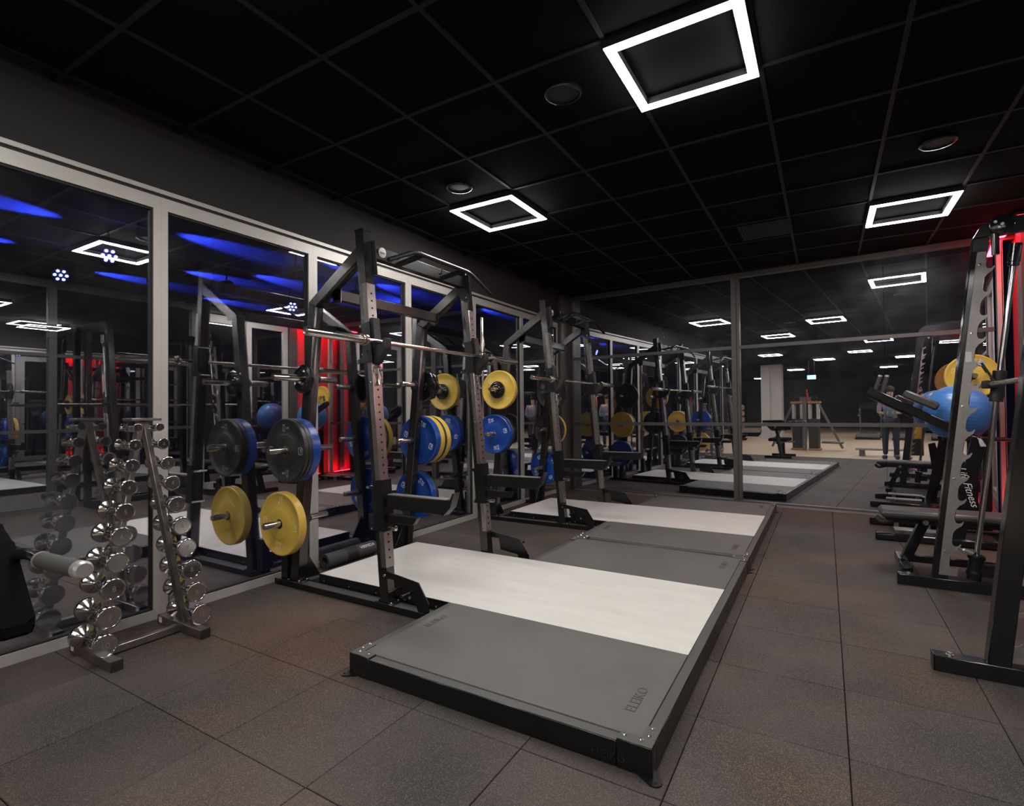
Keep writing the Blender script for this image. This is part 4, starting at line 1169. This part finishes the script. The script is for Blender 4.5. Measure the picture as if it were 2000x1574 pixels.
# ------------------------------------------------------------------ wood floored hall behind the camera (seen reflected)
t = thing('cable_tower', 'grey multi-station cable tower with wooden top trim and weight stacks', 'exercise machine', (-1.93, -2.95, 0))
cx, cy = -1.93, -2.95
MB().box(cx - 0.05, cx + 0.05, cy + 0.16, cy + 0.24, 0, 1.50, bev=0.004).build('column', 'machine_grey', t)
for s in (-1, 1):
    MB().box(cx + s * 0.22 - 0.13, cx + s * 0.22 + 0.13, cy - 0.22, cy + 0.14, 0.06, 0.95).build('weight_stack', 'weight_stack', t)
    for e in (-0.11, 0.11):
        MB().box(cx + s * 0.22 + e - 0.03, cx + s * 0.22 + e + 0.03, cy - 0.18, cy + 0.10, 0.95, 1.40).build('shroud', 'concrete_white', t)
    MB().box(cx + s * 0.23 - 0.16, cx + s * 0.23 + 0.16, cy - 0.26, cy + 0.16, 1.42, 1.48, bev=0.01).build('top_trim', 'oak_trim', t)
    MB().box(cx + s * 0.23 - 0.16, cx + s * 0.23 + 0.16, cy - 0.26, cy + 0.16, 0.0, 0.06, bev=0.01).build('base_trim', 'oak_trim', t)
    MB().bar((cx + s * 0.36, cy, 1.38), (cx + s * 0.95, cy, 0.08), 0.06, 0.06).build('strut', 'machine_grey', t)
    MB().box(cx + s * 0.62 - 0.20, cx + s * 0.62 + 0.36, cy - 0.15, cy + 0.15, 0.22, 0.28, bev=0.02).build('seat', 'machine_grey', t)
    MB().lathe((cx + s * 0.23, cy - 0.03, 1.56), (cx + s * 0.23, cy + 0.03, 1.56), [(0, 0.08), (0.06, 0.08)], 20).build('pulley', 'black_steel', t)
MB().box(cx - 0.3, cx + 0.3, cy - 0.02, cy + 0.02, 1.48, 1.62).build('bridge', 'machine_grey', t)
MB().cyl((cx + 0.07, cy + 0.05, 1.48), (cx + 0.04, cy + 0.05, 1.85), 0.025, 12).build('red_tube', 'red_plastic', t)

t = thing('column', 'pale square concrete column in the wood floored hall', 'column', (-4.35, -9.8, 0))
MB().box(-4.75, -4.40, -10.1, -9.7, 0, CEIL + 0.06).build('pier', 'concrete_white', t)
MB().box(-4.398, -3.95, -10.2, -9.75, 0, CEIL + 0.06).build('pier', 'concrete_white', t)

t = thing('aerobic_step', 'long low bench step with pale top and two block legs', 'step bench', (-0.05, -1.45, 0))
MB().box(-0.52, 0.50, -1.62, -1.30, 0.16, 0.21, bev=0.01).build('top', 'silver_cap', t)
for x in (-0.38, 0.36):
    MB().box(x - 0.06, x + 0.06, -1.58, -1.34, 0.0, 0.16, bev=0.006).build('leg', 'machine_grey', t)

for k in range(6):
    c = MB().lathe((-5.15, -7.3, 0.0), (-5.15, -7.3, 0.24), [(0, 0.25), (0.04, 0.31), (0.12, 0.33), (0.20, 0.31), (0.238, 0.25)], 28).build('floor_cushion', 'mat_rose')
    c.location = (0, 0, 0.24 * k)
    tag(c, 'round dusty rose floor cushion, %s of its stack in the hall' % ('lowest', 'second', 'third', 'fourth', 'fifth', 'topmost')[k], 'cushion', 'stacked round cushions')

t = thing('drink_dispenser', 'dark dispenser with amber glass tank and white cabinet', 'dispenser', (0.72, -2.4, 0))
MB().box(0.55, 0.90, -2.58, -2.25, 0, 0.42, bev=0.01).build('cabinet', 'black_steel', t)
MB().cyl((0.725, -2.41, 0.42), (0.725, -2.41, 0.92), 0.14, 24, bev=0.02).build('tank', 'amber_glass', t)
for k in range(4):
    a = k * PI / 2 + 0.6
    MB().cyl((0.725 + 0.15 * math.cos(a), -2.41 + 0.15 * math.sin(a), 0.42), (0.725 + 0.15 * math.cos(a), -2.41 + 0.15 * math.sin(a), 0.95), 0.012, 8).build('rod', 'oak_trim', t)

# treadmills far back in the hall
def treadmill(x, y, label):
    t = thing('treadmill', label, 'treadmill', (x, y, 0), 'treadmills at the back of the hall')
    MB().box(x - 0.40, x + 0.40, y - 0.95, y + 0.95, 0.08, 0.24, bev=0.03).build('deck', 'machine_grey', t)
    MB().box(x - 0.27, x + 0.27, y - 0.85, y + 0.60, 0.24, 0.25).build('belt', 'matte_black', t)
    MB().box(x - 0.42, x + 0.42, y - 0.9, y - 0.8, 0.0, 0.08).build('foot', 'black_steel', t)
    MB().box(x - 0.42, x + 0.42, y + 0.8, y + 0.9, 0.0, 0.08).build('foot', 'black_steel', t)
    for s in (-1, 1):
        MB().bar((x + s * 0.38, y - 0.80, 0.15), (x + s * 0.36, y - 0.55, 1.25), 0.06, 0.09).build('mast', 'machine_grey', t)
        MB().tube([(x + s * 0.36, y - 0.55, 1.12), (x + s * 0.36, y + 0.10, 0.95)], 0.025, 10).build('handrail', 'brushed_steel', t)
    MB().bar((x, y - 0.60, 1.20), (x, y - 0.50, 1.45), 0.80, 0.06).build('console', 'matte_black', t)
for (x, y, l) in ((-0.9, -10.8, 'grey treadmill with black console, outermost of three, towards the pale column'), (0.3, -10.9, 'grey treadmill with black console between two other treadmills in the hall'), (1.5, -11.0, 'grey treadmill with black console, outermost of three, away from the pale column')):
    treadmill(x, y, l)

ex = thing('exit_sign', 'small glowing blue sign hanging in the wood floored hall', 'sign', (-2.6, -8.5, 2.5))
MB().box(-2.75, -2.45, -8.52, -8.48, 2.42, 2.58).build('panel', 'exit_glow', ex)
MB().cyl((-2.7, -8.5, 2.58), (-2.7, -8.5, CEIL + 0.06), 0.008, 8).cyl((-2.5, -8.5, 2.58), (-2.5, -8.5, CEIL + 0.06), 0.008, 8).build('hanger', 'black_steel', ex)

struct(MB().box(-16, WX - 0.165, -0.45, -0.40, -0.005, 3.16).build('wall_annex', 'dark_panel'))  # unseen wall added to stop the blue beams leaking into the hall
struct(MB().box(-16, WX - 0.165, 14.0, 14.1, -0.005, 3.2).build('wall_annex', 'dark_panel'))
struct(MB().box(-16.1, -16.0, -0.45, 14.0, -0.005, 3.2).build('wall_annex', 'dark_panel'))
# end walls of the hall
struct(MB().box(-9, 8, -24.1, -24.0, 0, CEIL + 0.1).build('wall_rear', 'dark_panel'))
struct(MB().box(-9.1, -9.0, -24, -0.45, 0, CEIL + 0.1).build('wall_hall', 'dark_panel'))
struct(MB().box(8.0, 8.1, -24, -0.45, 0, CEIL + 0.1).build('wall_hall', 'dark_panel'))

# ------------------------------------------------------------------ person behind the camera (seen reflected)
def person():
    ox, oy = 0.27, -0.83
    t = thing('person', 'person in a mauve shirt and dark jeans standing on the wood floor holding a tablet', 'person', (ox, oy, 0))
    J = {'pelvis': (0, 0, 0.98), 'waist': (0, 0.0, 1.12), 'chest': (0, 0.0, 1.33), 'neck': (0, 0.0, 1.49), 'head0': (0, 0.015, 1.58), 'head1': (0, 0.02, 1.70),
         'hipL': (-0.10, 0, 0.93), 'kneeL': (-0.11, 0.02, 0.51), 'ankL': (-0.115, -0.01, 0.09), 'toeL': (-0.13, 0.15, 0.04),
         'hipR': (0.10, 0, 0.93), 'kneeR': (0.11, 0.02, 0.51), 'ankR': (0.115, -0.01, 0.09), 'toeR': (0.13, 0.15, 0.04),
         'shL': (-0.19, 0, 1.42), 'elL': (-0.24, 0.05, 1.15), 'wrL': (-0.12, 0.27, 1.13), 'haL': (-0.06, 0.32, 1.14),
         'shR': (0.19, 0, 1.42), 'elR': (0.24, 0.05, 1.15), 'wrR': (0.14, 0.27, 1.13), 'haR': (0.08, 0.32, 1.14)}
    def skin(name, mat, edges, rad, root):
        used = []
        for a, b in edges:
            for q in (a, b):
                if q not in used: used.append(q)
        me = bpy.data.meshes.new(name)
        me.from_pydata([J[q] for q in used], [(used.index(a), used.index(b)) for a, b in edges], [])
        o = bpy.data.objects.new(name, me); COL.objects.link(o); o.parent = t
        bm = bmesh.new(); bm.from_mesh(me)
        ly = bm.verts.layers.skin.verify()
        bm.verts.ensure_lookup_table()
        for q in used:
            v = bm.verts[used.index(q)]
            r = rad[q]
            v[ly].radius = r if isinstance(r, tuple) else (r, r)
            v[ly].use_root = (q == root)
        bm.to_mesh(me); bm.free()
        me.materials.append(MATS[mat])
        sk = o.modifiers.new('skin', 'SKIN'); sk.use_smooth_shade = True
        sb = o.modifiers.new('sub', 'SUBSURF'); sb.levels = 2; sb.render_levels = 2
        return o
    body_e = [('pelvis', 'waist'), ('waist', 'chest'), ('chest', 'neck'), ('neck', 'head0'), ('head0', 'head1'),
              ('pelvis', 'hipL'), ('hipL', 'kneeL'), ('kneeL', 'ankL'), ('pelvis', 'hipR'), ('hipR', 'kneeR'), ('kneeR', 'ankR'),
              ('chest', 'shL'), ('shL', 'elL'), ('elL', 'wrL'), ('wrL', 'haL'), ('chest', 'shR'), ('shR', 'elR'), ('elR', 'wrR'), ('wrR', 'haR')]
    rad = {'pelvis': (0.14, 0.10), 'waist': (0.125, 0.09), 'chest': (0.145, 0.10), 'neck': 0.052, 'head0': 0.072, 'head1': 0.085, 'hipL': 0.085, 'hipR': 0.085,
           'kneeL': 0.058, 'kneeR': 0.058, 'ankL': 0.04, 'ankR': 0.04, 'shL': 0.06, 'shR': 0.06, 'elL': 0.042, 'elR': 0.042, 'wrL': 0.03, 'wrR': 0.03, 'haL': (0.036, 0.02), 'haR': (0.036, 0.02)}
    skin('body', 'skin', body_e, rad, 'pelvis')
    g = lambda d: {k: (tuple(x + d for x in v) if isinstance(v, tuple) else v + d) for k, v in rad.items()}
    skin('jeans', 'denim', [('pelvis', 'hipL'), ('hipL', 'kneeL'), ('kneeL', 'ankL'), ('pelvis', 'hipR'), ('hipR', 'kneeR'), ('kneeR', 'ankR')], g(0.016), 'pelvis')
    J['elL2'] = (-0.235, 0.06, 1.155); J['elR2'] = (0.235, 0.06, 1.155)
    rs = g(0.018); rs['elL2'] = rs['elR2'] = 0.055; J['hem'] = (0, 0, 0.95); rs['hem'] = (0.15, 0.115)
    skin('shirt', 'shirt', [('hem', 'waist'), ('waist', 'chest'), ('chest', 'shL'), ('shL', 'elL2'), ('chest', 'shR'), ('shR', 'elR2')], rs, 'chest')
    def local(mb, name, mat):
        o = mb.build(name, mat); o.parent = t; return o
    local(MB().sphere((0, 0.0, 1.72), 0.098, 20, 0.95), 'hair', 'hair')
    for s in (-1, 1):
        local(MB().sphere((s * 0.032, 0.092, 1.655), 0.011, 10), 'eye', 'hole_dark')
        local(MB().prism([(s * 0.125 - 0.05, -0.09), (s * 0.125 + 0.05, -0.09), (s * 0.13 + 0.052, 0.08), (s * 0.135 + 0.03, 0.19), (s * 0.135 - 0.03, 0.19), (s * 0.13 - 0.052, 0.08)], 'z', 0.0, 0.085, bev=0.018), 'shoe', 'shoe')
    local(MB().lathe((0, 0.09, 1.63), (0, 0.125, 1.615), [(0, 0.016), (0.03, 0.012), (0.036, 0.004)], 10), 'nose', 'skin')
    tb = MB().bar((-0.12, 0.345, 1.06), (-0.12, 0.345, 1.24), 0.24, 0.008, up=(0, 1, 0)).build('tablet', 'tablet_teal')
    tb.location = (ox + 0.125, oy, 0)
    tag(tb, 'teal tablet held in both hands by the standing person', 'tablet')
    for s, w in ((-1, 'L'), (1, 'R')):
        for k in range(4):
            z = 1.165 - k * 0.02
            L = (0.052, 0.060, 0.056, 0.044)[k]
            x = s * 0.085 + 0.01
            local(MB().tube([(x, 0.33, z), (x - s * 0.02, 0.362, z), (x - s * L, 0.358, z)], 0.0085, 8, 0.012), 'finger', 'skin')
        local(MB().tube([(s * 0.085 + 0.01, 0.315, 1.165), (s * 0.06 + 0.01, 0.328, 1.195), (s * 0.035 + 0.01, 0.334, 1.205)], 0.0095, 8, 0.012), 'thumb', 'skin')
person()

# ------------------------------------------------------------------ blue stage lights in the dark room behind the windows
PARS = [(-6.2, 2.47, 2.9, (0, -1, 0.34), True), (-7.5, 2.52, 2.9, (-0.1, -1, 0.34), True), (-5.75, 2.55, 2.93, (0.0, 1, 0.30), False), (-7.2, 3.40, 2.95, (0.05, 1, 0.32), False),
        (-8.2, 2.80, 2.95, (0.0, 1, 0.32), False), (-6.6, 3.95, 2.92, (-0.02, 1, 0.30), False), (-6.9, 5.09, 2.9, (0.0, 1, 0.30), True), (-5.6, 5.2, 2.92, (0.0, 1, 0.30), False), (-6.2, 7.3, 2.9, (0, -1, 0.30), True), (-5.4, 7.6, 2.92, (0.1, 1, 0.30), False),
        (-5.3, 4.0, 2.93, (0.0, 1, 0.28), False), (-8.6, 4.4, 2.95, (0.0, 1, 0.3), False)]
for k, (x, y, z, d, vis) in enumerate(PARS):
    t = thing('par_light', 'black stage spotlight with blue LED cluster in the dark room behind the windows', 'spotlight', (x, y, z), 'blue stage spotlights behind the windows')
    dv = Vector(d).normalized()
    o = Vector((x, y, z))
    MB().lathe(o - dv * 0.10, o + dv * 0.04, [(0, 0.05), (0.01, 0.075), (0.14, 0.085)], 20).build('can', 'matte_black', t)
    MB().bar(o - dv * 0.03, (x, y, 3.16), 0.02, 0.01).build('yoke', 'matte_black', t)
    if vis:
        # lens cluster looks into the gym
        dm = MB()
        n0 = Vector((1, -0.25, -0.35)).normalized(); sx = n0.cross(Vector((0, 0, 1))).normalized(); sy = sx.cross(n0)
        c0 = o + n0 * 0.09
        for q in range(7):
            off = Vector((0, 0, 0)) if q == 6 else sx * (0.052 * math.cos(q * PI / 3)) + sy * (0.052 * math.sin(q * PI / 3))
            dm.lathe(c0 + off, c0 + off + n0 * 0.012, [(0, 0.014), (0.01, 0.015), (0.012, 0.012)], 12)
        dm.build('led_cluster', 'led_blue', t)
        MB().lathe(o + n0 * 0.02, c0, [(0, 0.06), (0.07, 0.085)], 20).build('lens_ring', 'matte_black', t)
    ld = bpy.data.lights.new('blue_beam', 'SPOT')
    ld.color = (0.03, 0.06, 1.0); ld.energy = 620; ld.spot_size = math.radians(34); ld.spot_blend = 0.8; ld.shadow_soft_size = 0.03
    lo = bpy.data.objects.new('blue_beam', ld); COL.objects.link(lo); lo.parent = t
    lo.location = dv * 0.06
    lo.rotation_mode = 'QUATERNION'
    lo.rotation_quaternion = dv.to_track_quat('-Z', 'Y')
t = make_light('led_frame_light', -14.0, 4.0, 3.12, 0.66, 0.04, 'led_hall', 'square LED frame light far off in the dark room behind the windows', None)
